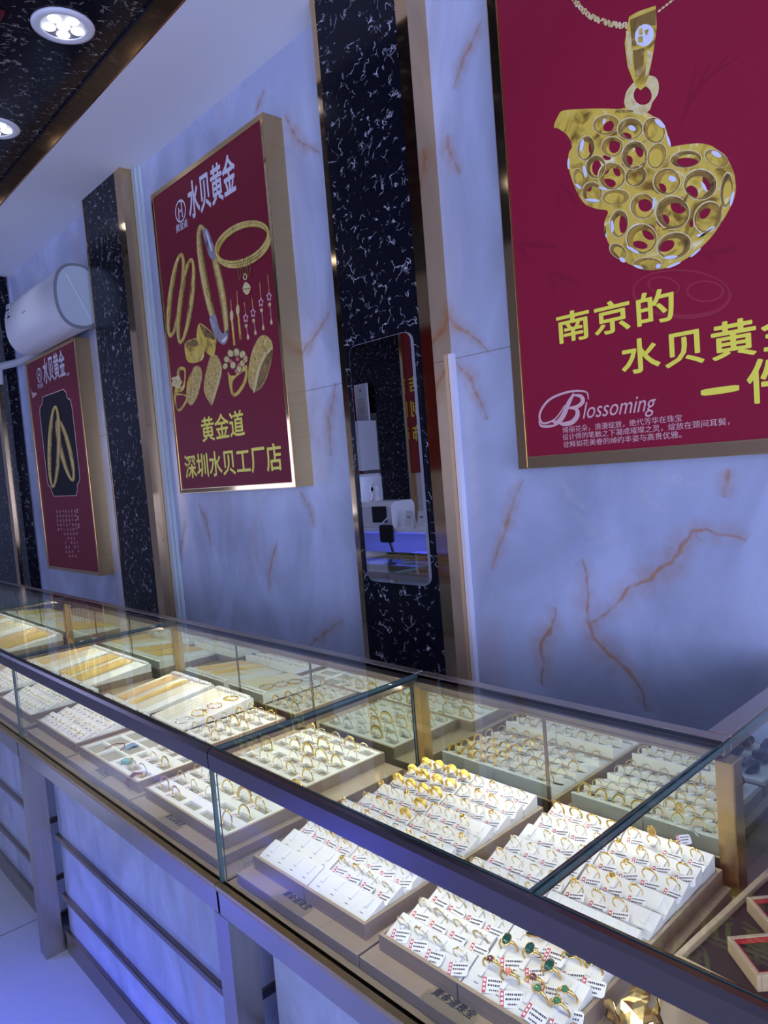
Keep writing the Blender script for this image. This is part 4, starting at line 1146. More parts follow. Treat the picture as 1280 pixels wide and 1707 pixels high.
def make_gem(stone, shape, seed):
    r = empty('gem_ring'); b = MB()
    hoop_mesh(b, 0.0098, 0.0011, 0.0062, top=1.9); b.build('band', M['gold'], r)
    s = MB(); c = MB()
    if shape == 'oval':
        s.ball((0, 0, HEAD + 0.0024), 0.0046, 0.0064, 0.0030, 16, 8); c.lathe([(0.0052, HEAD + 0.0018), (0.0058, HEAD + 0.0024), (0.0052, HEAD + 0.0032), (0.0046, HEAD + 0.0024)], n=20)
        for v in range(len(c.v)): c.v[v] = (c.v[v][0]*0.92, c.v[v][1]*1.26, c.v[v][2])
        for k in range(4): c.ball((0.004*math.cos(k*1.57+.8), 0.004*math.sin(k*1.57+.8), HEAD - 0.0005), 0.0016, seg=8, rings=5)
    elif shape == 'slab':
        s.box(-0.0056, 0.0056, -0.0078, 0.0078, HEAD + 0.001, HEAD + 0.0036); c.box(-0.0064, 0.0064, -0.0086, 0.0086, HEAD - 0.0012, HEAD + 0.0012)
        for k in range(6): c.ball((0.0062*(1 if k % 2 else -1), -0.006 + 0.006*(k//2), HEAD - 0.001), 0.0021, seg=8, rings=5)
    elif shape == 'small':
        s.ball((0, 0, HEAD + 0.0016), 0.0033, 0.0033, 0.0024, 12, 7)
        for k in range(8): c.ball((0.0038*math.cos(k*.785), 0.0038*math.sin(k*.785), HEAD + 0.0004), 0.0011, seg=6, rings=4)
    s.build('stone', stone, r); c.build('setting', M['gold'], r)
    add_tag(r, TAGS[seed % 4], (0.0072, -0.0165, 0.0022), 0.12 + 0.1*(seed % 3), 0.10)
    return r
class Proto:
    """one of a kind, built once; every further one is a copy with copies of its parts"""
    def __init__(s, root): s.root, s.used = root, False
    def put(s, loc, rot=(0, 0, 0), label=None, cat=None, group=None, scale=1.0):
        o = s.root if not s.used else copy_tree(s.root)
        s.used = True
        o.location = loc; o.rotation_euler = rot; o.scale = (scale,)*3
        return tag(o, label, cat, group)
ORD = ['first', 'second', 'third', 'fourth', 'fifth', 'sixth', 'seventh', 'eighth', 'ninth', 'tenth', 'eleventh', 'twelfth', 'thirteenth', 'fourteenth', 'fifteenth', 'sixteenth', 'seventeenth', 'eighteenth', 'nineteenth', 'twentieth', 'twenty-first', 'twenty-second', 'twenty-third', 'twenty-fourth', 'twenty-fifth', 'twenty-sixth', 'twenty-seventh', 'twenty-eighth', 'twenty-ninth', 'thirtieth']

g, g2, g3 = M['gold'], M['gold2'], M['gold3']
WIDE = [Proto(make_ring('wide', g3, i)) for i in range(3)]
SLIM = [Proto(make_ring(k, m, i)) for i, (k, m) in enumerate((('flower', g), ('bow', g2), ('beads', g), ('leaf', g), ('twist', g2), ('solitaire', g2), ('disc', g), ('beads', g2)))]
FINE = [Proto(make_ring(k, m, i + 3)) for i, (k, m) in enumerate((('twist', g2), ('solitaire', g2), ('plain', g2), ('bow', g2)))]
PLAIN = [Proto(make_ring('plain', g, 5))]
FANCY = [Proto(make_ring(k, g, i + 1)) for i, k in enumerate(('flower', 'disc', 'leaf', 'beads', 'bow'))]
DROP = [Proto(make_ring('drop', g, 2, False))]
GEMS = {k: Proto(make_gem(M[m], sh, i)) for i, (k, m, sh) in enumerate((('black oblong', 'blackgem', 'slab'), ('dark green oval', 'greengem', 'oval'), ('black oval', 'blackgem', 'oval'), ('green cluster', 'jade', 'small'), ('dark red', 'garnet', 'small'), ('pink coral', 'coral', 'small')))}

def fill(px0, px1, y0, pitch, z, rows, pick, desc, padname, group, seed, slots=4, jit=0.16, scale=1.24, nm='gold ring'):
    rr = random.Random(seed)
    for k in range(rows):
        for s in range(slots):
            pr = pick(k, s, rr)
            if pr is None: continue
            loc, ang = slot_matrix(px0, px1, y0, pitch, z, k, s, slots)
            if isinstance(pr, tuple): pr, d = pr
            else: d = desc
            pr.put(loc + Vector((rr.uniform(-.0012, .0012), rr.uniform(-.001, .001), 0)), (ang + rr.uniform(-.08, .08), rr.uniform(-.06, .06), rr.uniform(-jit, jit)),
                   '%s, %s row, %s from left, %s' % (d, ORD[k], ORD[s], padname), 'ring' if 'ring' in nm else nm, group, scale*rr.uniform(0.94, 1.07))
ch_ = lambda L: (lambda k, s, rr: rr.choice(L))

# ---- nearest case: two plinths, four trays, eight ring pads
T1 = (-1.158, -0.843); T2 = (-0.811, -0.496)
FY, FB = 0.664, 0.8945        # front trays
RY, RB = 0.897, 1.140        # rear trays
plinth(T1[0] - 0.014, T1[1] + 0.014, 'wood grain plinth under the half-empty ring trays')
plinth(T2[0] - 0.014, T2[1] + 0.014, 'wood grain plinth under the gem ring tray')
plaque(-1.012, 0.650, 'name plaque below the half-empty ring tray'); plaque(-0.655, 0.650, 'name plaque below the tray with the dark gem rings')
tray(*T1, FY, FB, 'front left ring tray of the nearest case, half empty')
tray(*T2, FY, FB, 'front right ring tray of the nearest case, with dark gem rings')
tray(*T1, RY, RB, 'rear left ring tray of the nearest case, with chunky carved rings')
tray(*T2, RY, RB, 'rear right ring tray of the nearest case, beside the gold post')
def cols(T):
    m = (T[0] + T[1]) / 2
    return (T[0] + 0.007, m - 0.0015), (m + 0.0015, T[1] - 0.007)
FP, RP = 0.0436, 0.0452
fy0, ry0 = FY + 0.007, RY + 0.008
pads = {}
for nm, T, y0, rows, pt in (('FL', T1, fy0, 5, FP), ('FR', T2, fy0, 5, FP), ('RL', T1, ry0, 5, RP), ('RR', T2, ry0, 5, RP)):
    for side, c in zip('LR', cols(T)):
        where = {'FLL': 'with eight empty slots in front', 'FLR': 'with one empty front row, half-empty tray', 'FRL': 'of thin pale rings, front right tray', 'FRR': 'of dark gem rings',
                 'RLL': 'of chunky carved rings, rear left tray', 'RLR': 'of small tagged rings, right half of rear left tray', 'RRL': 'of slim rings, left half of rear right tray', 'RRR': 'of flower rings beside the gold post'}[nm + side]
        pad(c[0], c[1], y0, rows, pt, TZ - 0.003 if nm[0] == 'F' else TZ, 'white stepped ring pad ' + where)
        pads[nm + side] = (c[0], c[1], y0, pt, TZ - 0.003 if nm[0] == 'F' else TZ, rows)
def ringset(key, pick, desc, padname, group, seed, **kw):
    a, b, y0, pt, z, rows = pads[key]
    fill(a, b, y0, pt, z, rows, pick, desc, padname, group, seed, **kw)
ringset('FLL', lambda k, s, rr: None if k < 2 else rr.choice(SLIM[:4]), 'tagged gold ring', 'pad with eight empty slots', 'rings on the half-empty left pad', 1)
ringset('FLR', lambda k, s, rr: None if k < 1 else rr.choice(SLIM), 'tagged gold ring', 'pad with one empty front row', 'rings on the half-empty right pad', 2)
ringset('FRL', ch_(FINE), 'thin pale gold ring', 'front pad beside the gem rings', 'thin rings on the front pad', 3)
gp = [['dark red', 'pink coral', 'dark green oval', 'green cluster'], ['dark green oval', 'dark red', 'dark green oval', 'green cluster'], ['black oblong', 'black oblong', 'black oval', 'dark green oval'], [None, None, None, None]]
GEMPOS = [('dark red', -0.624, 0.706), ('pink coral', -0.592, 0.703), ('black oblong', -0.612, 0.790), ('dark green oval', -0.628, 0.748), ('black oblong', -0.580, 0.797), ('dark green oval', -0.590, 0.752), ('black oval', -0.549, 0.782),
          ('dark red', -0.566, 0.722), ('dark green oval', -0.556, 0.744), ('green cluster', -0.513, 0.702), ('dark green oval', -0.517, 0.786), ('green cluster', -0.521, 0.728), ('green cluster', -0.544, 0.704)]
a, b, y0, pt, z, rows = pads['FRR']
for i, (k, x, y) in enumerate(GEMPOS):
    ro = min(4, max(0, int((y - y0) / pt))); u = (y - y0 - ro*pt) / pt
    zz = z + ro*0.003 + WH*u
    GEMS[k].put((x, y, zz), (math.atan2(WH, pt), R_.uniform(-.1, .1), R_.uniform(-.2, .5)),
                ['small dark red stone ring at the pad\'s front left corner', 'pink coral ring next to the dark red ring on the gem pad', 'black oblong stone ring, left one of the oblong pair', 'dark green oval stone ring at the left edge of the gem pad', 'black oblong stone ring, right one of the oblong pair', 'dark green oval ring just below the oblong pair', 'black oval stone ring to the right of the oblong pair',
                 'small dark red stone ring in the middle of the gem pad', 'dark green oval ring in the middle right of the gem pad', 'green cluster ring near the front right of the gem pad', 'dark green oval ring at the back right of the gem pad', 'green cluster ring on the right edge of the gem pad', 'green cluster ring in the front row of the gem pad'][i], 'ring', 'gem rings on the front pad', 1.34)
ringset('RLL', lambda k, s, rr: rr.choice(WIDE) if k > 1 or rr.random() < .5 else rr.choice(SLIM[:3]), 'chunky gold ring', 'carved ring pad of rear left tray', 'chunky rings on the rear left pad', 5, scale=1.28)
ringset('RLR', lambda k, s, rr: None if (k == 1 and s == 3) else rr.choice(SLIM), 'small tagged gold ring', 'right pad of rear left tray', 'small rings on the rear left tray', 6)
ringset('RRL', lambda k, s, rr: PLAIN[0] if k == 4 else (None if (k == 2 and s == 0) else rr.choice(SLIM[1:])), 'slim tagged gold ring', 'left pad of rear right tray', 'slim rings on the rear right tray', 7)
ringset('RRR', lambda k, s, rr: (DROP[0], 'pear-shaped openwork gold ring') if (k == 4 and s == 1) else (None if (k in (1, 0) and s == 3) else rr.choice(FANCY)), 'tagged flower ring', 'pad beside the gold post', 'flower rings beside the gold post', 8)
lt = empty('price_tag', (-0.556, 1.136, 0.792)); tag(lt, 'loose white price tag leaning at the back of the flower ring pad', 'price tag')
o = add_tag(lt, TAGS[1], (0, 0, 0.0), 0.9, 0.0); o.name = 'tag_card'; o.rotation_euler = (0.9, 0, 0.9)
lt.location.z = 0.789

sg = empty('acrylic_sign', (-1.181, 0.672, FL + 0.0003)); tag(sg, 'small clear acrylic sign standing beside the half-empty ring trays', 'sign')
MB().box(-0.0015, 0.0015, -0.030, 0.034, 0.0, 0.042).build('plate', GM, sg, bevel=0.001)
b = MB()
for k in range(5): b.box(0.0015, 0.0018, -0.018 + 0.009*k, -0.013 + 0.009*k, 0.020 + 0.001*(k % 2), 0.026)
b.build('print_marks', M['greyp'], sg)

# ---------------------------------------------------------------- bangle trays (slotted white boards)
def slotted_board(x0, x1, y0, y1, nx, ny, label, z=TZ, wx=0.66, wy=0.5, thin=False):
    b = MB(); t = 0.0062
    x0, x1, y0, y1 = x0 + t, x1 - t, y0 + t, y1 - t
    b.box(x0, x1, y0, y1, PZ + 0.0045, z - 0.008, 1)
    cw, chh = (x1 - x0) / nx, (y1 - y0) / ny
    hw, hh = cw*wx/2, chh*wy/2
    ye = y0
    for j in range(ny):
        yc = y0 + chh*(j + 0.5)
        b.box(x0, x1, ye, yc - hh, z - 0.008, z - 0.001); ye = yc + hh
        xe = x0
        for i in range(nx):
            xc = x0 + cw*(i + 0.5)
            b.box(xe, xc - hw, yc - hh, yc + hh, z - 0.008, z - 0.001); xe = xc + hw
        b.box(xe, x1, yc - hh, yc + hh, z - 0.008, z - 0.001)
    b.box(x0, x1, ye, y1, z - 0.008, z - 0.001)
    o = b.build('slotted_board', [M['board'], M['slot']])
    tag(o, label, 'slotted board', 'slotted white boards in the bangle trays')
    return [[(x0 + cw*(i + 0.5), y0 + chh*(j + 0.5)) for i in range(nx)] for j in range(ny)]
def make_bangle(R, r, m, seed, flat=1.0, dec=False):
    o = empty('bangle'); b = MB()
    b.tube(band_pts(R, 40, 0.006), r, 7, closed=True, flat=flat, upv=(0, 1, 0))
    b.build('hoop', m, o)
    if dec:
        d = MB(); rr = random.Random(seed)
        for k in range(7):
            a = (k - 3)*0.16
            d.ball((R*math.sin(a), 0, 0.006 + R*math.cos(a)), r*1.9, r*1.7, r*1.5, 8, 5)
        d.build('ornament', m, o)
    add_tag(o, STAGS[seed % 2], (-0.020, -0.009, 0.0030), 0.25, 0.05)
    return o
BANG = [Proto(make_bangle(0.021, 0.0010, g2, 0, 1.4)), Proto(make_bangle(0.022, 0.0014, g, 1, 1.6)), Proto(make_bangle(0.020, 0.0010, g2, 2, 1.0, True)), Proto(make_bangle(0.021, 0.0013, g, 3, 2.2))]
BIG = [Proto(make_bangle(0.023, 0.0017, g, 3, 1.8, True)), Proto(make_bangle(0.024, 0.0016, g, 4, 2.8))]
def bangles(slots, name, group, seed, p=0.92, skip=(), protos=None):
    rr = random.Random(seed)
    for j, row in enumerate(slots):
        for i, (x, y) in enumerate(row):
            if (i, j) in skip or rr.random() > p: continue
            pr = rr.choice((protos or BANG) if rr.random() < 0.85 else BIG)
            pr.put((x + rr.uniform(-.003, .003), y + rr.uniform(-.002, .002), TZ - 0.0076 + 0.006), (rr.uniform(-.25, .12), 0, rr.uniform(-.10, .10)),
                   'slim gold bangle, %s row, %s from left, %s' % (ORD[j], ORD[i], name), 'bangle', group, rr.uniform(.9, 1.05))

F5 = (-1.622, -1.262); F34 = (-2.036, -1.662); F2 = (-2.398, -2.066)
B5 = (-1.610, -1.308); N45 = (-2.092, -1.728); N3 = (-2.400, -2.150)
plinth(-1.640, -1.244, 'wood grain plinth under the front bangle tray'); plinth(-2.052, -1.646, 'wood grain plinth under the tray with the red tassel'); plinth(-2.403, -2.060, 'wood grain plinth under the earring tray')
plaque(-1.46, 0.650, 'name plaque below the full front bangle tray'); plaque(-1.86, 0.650, 'name plaque below the half-empty grid tray')
tray(*F5, FY, FB, 'front bangle tray at the right end of the second case', seam=False)
bangles(slotted_board(*F5, FY, FB, 5, 5, 'slotted white board in the front bangle tray', wx=0.74, wy=0.46), 'in the front bangle tray', 'bangles in the front tray', 11)
tray(*B5, RY, RB, 'rear bangle tray at the right end of the second case', seam=False)
bangles(slotted_board(*B5, RY, RB, 5, 5, 'slotted white board in the rear bangle tray'), 'in the rear bangle tray', 'bangles in the rear tray', 12)
tray(*F34, FY, FB, 'front tray with an empty grid and a few bangles')
xm = (F34[0] + F34[1]) / 2
slotted_board(F34[0], xm + 0.006, FY, FB, 2, 4, 'nearly empty divided board holding only blue ties', wx=0.93, wy=0.88)
sl = slotted_board(xm - 0.006, F34[1], FY, FB, 3, 4, 'slotted board beneath the red tassel')
bangles(sl, 'beside the red tassel', 'bangles beside the red tassel', 13, 0.85, skip=((0, 0), (0, 1)))
tray(*N45, RY, RB, 'rear tray with bracelets at left and small bangles at right')
xb_ = N45[0] + 0.20
bangles(slotted_board(xb_ + 0.002, N45[1], RY, RB, 3, 5, 'slotted board to the right of the coiled bracelets'), 'right of the coiled bracelets', 'small bangles beside the bracelets', 14, 0.9)
# blue ties, cord, tassel, card
b = MB()
for k in range(9): b.tube([(-0.012 + k*0.003, -0.018, 0.001), (-0.010 + k*0.003, 0.0, 0.006 + (k % 3)*0.001), (-0.006 + k*0.003, 0.02, 0.002)], 0.0016, 6)
o = b.build('tie_bundle', M['bluetie'], loc=(-1.925, 0.765, TZ - 0.0085)); tag(o, 'bundle of pale blue ties lying in the empty grid tray', 'ties')
o = MB().tube([(-0.03, -0.035, 0.0035), (-0.015, -0.010, 0.012), (0.004, 0.006, 0.012), (0.018, 0.0, 0.008), (0.022, -0.014, 0.004)], 0.0014, 7).build('cord_bracelet', M['redcord'], loc=(-1.925, 0.738, TZ - 0.003))
tag(o, 'dark red cord bracelet lying in front of the blue ties', 'bracelet')
r = empty('tassel_charm', (-1.70, 0.672, TZ)); tag(r, 'gold charm on a dark red tassel hanging over the tray edge', 'charm')
b = MB()
for k in range(5): b.tube([(0.0 + k*0.002, 0.02, 0.004 + 0.001*k), (-0.012 + k*0.004, 0.004, 0.006), (-0.016 + k*0.003, -0.0105, -0.004), (-0.022 + k*0.005, -0.013, -0.016 - k*0.0015)], 0.0012, 6)
b.build('tassel', M['redcord'], r)
b = MB()
for k in range(6): b.ball((0.014 + 0.005*math.cos(k), 0.014 + 0.005*math.sin(k), 0.004), 0.004, 0.003, 0.003, 8, 5)
b.build('charm', M['gold'], r)
o = MB().box(-0.014, 0.014, -0.009, 0.009, 0, 0.010).build('teal_box', M['teal'], loc=(-1.802, 0.700, TZ - 0.0005), bevel=0.0015); o.rotation_euler = (0, 0, 0.3)
tag(o, 'tiny teal box beside the red tassel', 'box')

# ---------------------------------------------------------------- earrings on stepped pads
def make_earring(kind, seed):
    r = empty('earring'); b = MB(); rr = random.Random(seed)
    if kind == 0:
        for s in (-1, 1):
            b.tube([(s*0.004 + 0.0032*math.sin(2*PI*k/14), 0, 0.004 + 0.0038*math.cos(2*PI*k/14)) for k in range(14)], 0.0007, 6, closed=True, upv=(0, 1, 0))
    elif kind == 1:
        for s in (-1, 1):
            b.ball((s*0.004, 0, 0.003), 0.0026, 0.002, 0.0024, 8, 5); b.tube([(s*0.004, -0.001, 0.003), (s*0.0042, -0.009, 0.0012)], 0.0006, 5); b.ball((s*0.0042, -0.0095, 0.0014), 0.0012, 0.0022, 0.001, 8, 5)
    else:
        for s in (-1, 1):
            for k in range(5): b.ball((s*0.0042 + 0.0020*math.cos(k*1.257), 0.0018*math.sin(k*1.257), 0.003), 0.0014, seg=6, rings=4)
    b.build('pair', [g, g3, M['gold2']][kind], r)
    add_tag(r, STAGS[seed % 2], (0.0025, -0.0125, 0.0012), 0.2 + 0.15*(seed % 3), 0.08)
    return r
EAR = [Proto(make_earring(k, k)) for k in range(3)] + [Proto(make_earring(1, 4))]
tray(*F2, FY, FB, 'front earring tray at the left end of the second case')
for side, c in zip(('left', 'right'), cols(F2)):
    pad(c[0], c[1], fy0, 5, FP, TZ - 0.003, 'white stepped pad of earrings, %s half of the earring tray' % side)
    fill(c[0], c[1], fy0, FP, TZ - 0.003, 5, ch_(EAR), 'small gold earrings', side + ' pad of the earring tray', 'earrings in the second case', 21 + len(side), slots=5, scale=1.15, nm='earrings')

# ---------------------------------------------------------------- necklaces on sloping boards
def link_chain(length, pitch, w, h, m, name='links'):
    b = MB(); n = int(length / pitch)
    for i in range(n):
        y = -length/2 + i*pitch; up_ = i % 2
        T = Matrix.Rotation(0.55 if up_ else -0.55, 4, 'Y')
        vs = []; nn, q = 6, 4
        for k in range(nn):
            a = 2*PI*k/nn
            cx, cyy = w*math.cos(a), pitch*0.95*math.sin(a)
            for j in range(q):
                bb = 2*PI*j/q + PI/4
                rad = h*0.5
                v = Vector((cx + rad*math.cos(bb)*math.cos(a), cyy + rad*math.cos(bb)*math.sin(a), rad*math.sin(bb)))
                v = T @ v
                vs.append((v.x, v.y + y, v.z + h*0.9 + w*0.45))
        b.add(vs, [(k*q + j, k*q + (j+1) % q, ((k+1) % nn)*q + (j+1) % q, ((k+1) % nn)*q + j) for k in range(nn) for j in range(q)], 0, True)
    return b
def make_necklace(kind, m, length=0.205):
    r = empty('necklace')
    if kind == 'thick': link_chain(length, 0.0056, 0.0031, 0.0020, m).build('chain', m, r)
    elif kind == 'medium': link_chain(length, 0.0036, 0.0017, 0.0014, m).build('chain', m, r)
    else: MB().tube([(0.0003*math.sin(k), -length/2 + length*k/24, 0.0008) for k in range(25)], 0.0008, 5).build('chain', m, r)
    o = add_tag(r, STAGS[0 if kind == 'thin' else 1], (0.0, length/2 + 0.0100, 0.0030), 1.45, 0.0)
    o.scale = (1, 0.75, 1)
    return r
cg, cp = M['chaingold'], M['chainpale']
NECK = {('thick', 'g'): Proto(make_necklace('thick', cg)), ('medium', 'g'): Proto(make_necklace('medium', cg)), ('thin', 'g'): Proto(make_necklace('thin', cp)), ('medium', 'r'): Proto(make_necklace('medium', M['chainwarm'])), ('medium', 'p'): Proto(make_necklace('medium', cp)), ('thick', 'r'): Proto(make_necklace('thick', M['chainwarm']))}
BZ0, BZ1 = TZ - 0.001, 0.790
def neck_board(x0, x1, label, y0=RY, y1=RB):
    b = MB(); t = 0.0004
    b.prism([(y0 + 0.004, TZ + 0.0003), (y1 - 0.002, TZ + 0.0003), (y1 - 0.002, BZ1 - 0.004), (y1 - 0.012, BZ1), (y1 - 0.024, BZ1 - 0.003), (y0 + 0.004, TZ + 0.006)], 'x', x0 + t, x1 - t)
    n = int((x1 - x0) / 0.0095)
    for i in range(n):          # notched back edge the chains hang over
        xx = x0 + 0.004 + i*(x1 - x0 - 0.008)/n
        b.box(xx, xx + 0.0045, y1 - 0.022, y1 - 0.006, BZ1 - 0.004, BZ1 + 0.0030)
    o = b.build('necklace_board', M['board'], bevel=0.0008); tag(o, label, 'necklace board', 'sloping white necklace boards'); return o
slope = math.atan2(BZ1 - 0.003 - TZ - 0.006, RB - RY - 0.028)
def chains(x0, seq, name, group, dx=None):
    x = x0; cnt = 0
    for kind, n, sp in seq:
        if kind is None: x += sp; continue
        for i in range(n):
            yc = 1.010
            z = TZ + 0.006 + (yc - RY - 0.004)*math.tan(slope) + 0.0004
            NECK[kind].put((x, yc + R_.uniform(-.004, .002), z), (slope, 0, R_.uniform(-.012, .012)), '%s gold chain, %s from left, %s' % ({'thick': 'thick', 'medium': 'medium', 'thin': 'fine'}[kind[0]], ORD[cnt], name), 'necklace', group)
            x += sp; cnt += 1
TN, MD, TH, MR, MP, TR = ('thin', 'g'), ('medium', 'g'), ('thick', 'g'), ('medium', 'r'), ('medium', 'p'), ('thick', 'r')
# second case: chains board, then fine chains with four coiled bracelets
tray(-2.398, -2.125, RY, RB, 'rear tray under the widest chain board of the second case', seam=False)
neck_board(-2.398, -2.125, 'sloping board of fine and twisted chains, left end of the second case')
chains(-2.385, [(TN, 2, 0.011), (MR, 7, 0.0080), (None, 0, 0.010), (TN, 3, 0.0095), (MD, 5, 0.0080), (None, 0, 0.008), (TN, 5, 0.0115)], 'board of fine and twisted chains', 'chains on the mixed board')
neck_board(N45[0], xb_, 'sloping board of fine chains with coiled bracelets')
chains(N45[0] + 0.014, [(TN, 7, 0.0125)], 'board with the coiled bracelets', 'fine chains beside the bracelets')
def make_bracelet(m, turns, ornate):
    r = empty('bracelet'); b = MB(); pts = []
    n = 40*turns
    for k in range(n + 1):
        a = 2*PI*k/40; rad = 0.0225 + 0.0012*math.sin(k*0.21)
        pts.append((rad*math.cos(a), rad*0.95*math.sin(a), 0.0020 + 0.0021*k/40))
    b.tube(pts, 0.0015 if not ornate else 0.0012, 6)
    b.build('coil', m, r)
    d = MB()
    for k in range(8 if ornate else 4):
        a = 2*PI*k/(8 if ornate else 4) + 0.4
        d.ball((0.0225*math.cos(a), 0.0214*math.sin(a), 0.0045), 0.0036, 0.0030, 0.0026, 8, 5)
    d.build('charm', m if not ornate else M['rose'], r)
    return r
bz = lambda y: TZ + 0.006 + (y - RY - 0.004)*math.tan(slope) + 0.0006
for i, (y, m, t, orn) in enumerate(((0.928, M['silver'], 1, False), (0.980, M['gold'], 2, False), (1.034, M['rose'], 1, True), (1.090, M['gold'], 2, False))):
    Proto(make_bracelet(m, t, orn)).put((N45[0] + 0.150, y, bz(y)), (slope, 0, i), ['silver toned coiled bracelet at the front of the sloping board', 'thick yellow gold double bracelet, second from the front', 'rose gold bracelet with charms, third from the front', 'gold double bracelet at the back of the sloping board'][i], 'bracelet', 'coiled bracelets on the sloping board')
# third case
plinth(-3.02, -2.44, 'wood grain plinth under the chain boards of the third case'); plinth(-3.50, -3.04, 'wood grain plinth at the left end of the third case')
tray(-2.925, -2.600, RY, RB, 'rear tray under two thick chain bundles', seam=False)
neck_board(-2.925, -2.600, 'sloping board with two bundles of thick gold chains')
chains(-2.900, [(TH, 10, 0.0092), (None, 0, 0.035), (TH, 10, 0.0092)], 'board with two thick bundles', 'thick chains in the third case')
tray(-3.275, -2.945, RY, RB, 'rear tray under the pale chain board', seam=False)
neck_board(-3.275, -2.945, 'sloping board of paler chains in the third case')
chains(-3.255, [(MP, 9, 0.0082), (None, 0, 0.018), (MR, 8, 0.0082), (None, 0, 0.018), (TN, 6, 0.012)], 'pale chain board', 'paler chains in the third case')
tray(-2.800, -2.462, FY, FB, 'front tray of tightly packed tagged pendants in the third case')
for side, c in zip(('left', 'right'), cols((-2.800, -2.462))):
    pad(c[0], c[1], fy0, 5, FP, TZ - 0.003, 'white stepped pad of packed pendants, %s half' % side)
    fill(c[0], c[1], fy0, FP, TZ - 0.003, 5, ch_(EAR), 'tiny gold pendants', side + ' pad of the third case', 'tiny pendants in the third case', 31 + len(side), slots=6, scale=1.05, nm='pendants')
tray(-3.185, -2.850, FY, FB, 'second front tray of tagged pendants, further left')
for side, c in zip(('left', 'right'), cols((-3.185, -2.850))):
    pad(c[0], c[1], fy0, 5, FP, TZ - 0.003, 'white stepped pad, %s half of the further left pendant tray' % side)
    fill(c[0], c[1], fy0, FP, TZ - 0.003, 5, ch_(EAR), 'tiny gold pendants', side + ' pad, further left tray', 'tiny pendants further left', 41 + len(side), slots=5, scale=1.1, nm='pendants')
# fourth case
plinth(-4.62, -3.55, 'long wood grain plinth in the far left case')
for i, (a, b_, seq, d) in enumerate(((-3.880, -3.545, [(TR, 14, 0.0088), (None, 0, 0.022), (TH, 14, 0.0088)], 'thick beaded chain'), (-4.240, -3.905, [(MP, 10, 0.0082), (None, 0, 0.02), (TN, 8, 0.012)], 'white and pale chain'), (-4.590, -4.255, [(MP, 9, 0.009), (None, 0, 0.03), (MD, 12, 0.009)], 'farthest chain'))):
    tray(a, b_, RY, RB, 'rear tray under the %s board of the far left case' % d, seam=False)
    neck_board(a, b_, 'sloping %s board of the far left case' % d)
    chains(a + 0.02, seq, '%s board' % d, d + 's in the far left case')

# ---------------------------------------------------------------- corner case contents
def velvet_tray(name, cx, cy, z, L, Wd, hgt, rz, label, lining=True, wall=0.006, cat='tray'):
    r = empty(name, (cx, cy, z), rz); tag(r, label, cat)
    b = MB(); t = wall
    b.box(-L/2, L/2, -Wd/2, -Wd/2 + t, 0, hgt).box(-L/2, L/2, Wd/2 - t, Wd/2, 0, hgt).box(-L/2, -L/2 + t, -Wd/2 + t, Wd/2 - t, 0, hgt).box(L/2 - t, L/2, -Wd/2 + t, Wd/2 - t, 0, hgt)
    b.build('frame', M['trayrim'], r, bevel=0.001)
    if lining:
        c = MB(); u = t + 0.0022
        c.box(-L/2 + t, L/2 - t, -Wd/2 + t, -Wd/2 + u, 0.002, hgt - 0.001).box(-L/2 + t, L/2 - t, Wd/2 - u, Wd/2 - t, 0.002, hgt - 0.001).box(-L/2 + t, -L/2 + u, -Wd/2 + u, Wd/2 - u, 0.002, hgt - 0.001).box(L/2 - u, L/2 - t, -Wd/2 + u, Wd/2 - u, 0.002, hgt - 0.001)
        c.build('red_lining', M['redvelvet'], r)
    bx('velvet_base', -L/2 + t + 0.0025, L/2 - t - 0.0025, -Wd/2 + t + 0.0025, Wd/2 - t - 0.0025, 0.0015, hgt - 0.007, M['velvet'], r)
    return r
plinth(-0.425, -0.04, 'wood grain plinth under the big dark velvet tray', 0.87, 1.140)
velvet_tray('velvet_tray', -0.236, 1.043, PZ + 0.0003, 0.42, 0.35, 0.036, math.radians(-4), 'big wood framed tray lined with dark velvet in the corner case', False, 0.009)
VZ = PZ + 0.0003 + 0.0298
rz = math.radians(-42)
ax = Vector((math.cos(rz), math.sin(rz), 0)); ay = Vector((-math.sin(rz), math.cos(rz), 0))
def corner_tray(left, L, Wd, label, z):
    c = Vector((left[0], left[1], 0)) + ax*L/2 + ay*Wd/2
    velvet_tray('pendant_tray', c.x, c.y, z, L, Wd, 0.022, rz, label)
    return c
def gold_pendant(c, z, label, dx=0.0, dy=0.0, tagoff=(-0.020, 0.012)):
    p = Vector((c.x, c.y, 0)) + ax*dx + ay*dy
    r = empty('gold_pendant', (p.x, p.y, z), rz); tag(r, label, 'pendant')
    b = MB()
    b.lathe([(0.0, 0.0002), (0.0135, 0.0002), (0.0145, 0.0012), (0.0135, 0.0026), (0.0120, 0.0020), (0.0, 0.0022)], n=28)
    for k in range(12):
        a = k*2.4; q = 0.0030*k**0.5
        b.ball((q*math.cos(a), q*math.sin(a), 0.0022), 0.0016, 0.0011, 0.0009, 6, 4)
    b.ball((0, 0.0155, 0.0018), 0.002, seg=8, rings=5)
    b.build('medal', M['gold3'], r)
    MB().tube([(0, 0.017, 0.002), (-0.006, 0.030, 0.003), (-0.020, 0.044, 0.003), (-0.030, 0.050, 0.008)], 0.0016, 7).build('cord', M['cord'], r)
    add_tag(r, TAGS[2], (tagoff[0], tagoff[1] + 0.010, 0.0018), 0.25, 0.0)
    return r
zt = VZ + 0.0155
c1 = corner_tray((-0.410, 0.946), 0.077, 0.105, 'small wood framed pendant tray standing askew, nearest on the dark velvet', VZ)
gold_pendant(c1, zt, 'round gold medal pendant on black cord in the nearest askew tray', 0.008, -0.004)
c2 = corner_tray((-0.424, 1.050), 0.077, 0.105, 'small wood framed pendant tray standing askew, further back on the velvet', VZ)
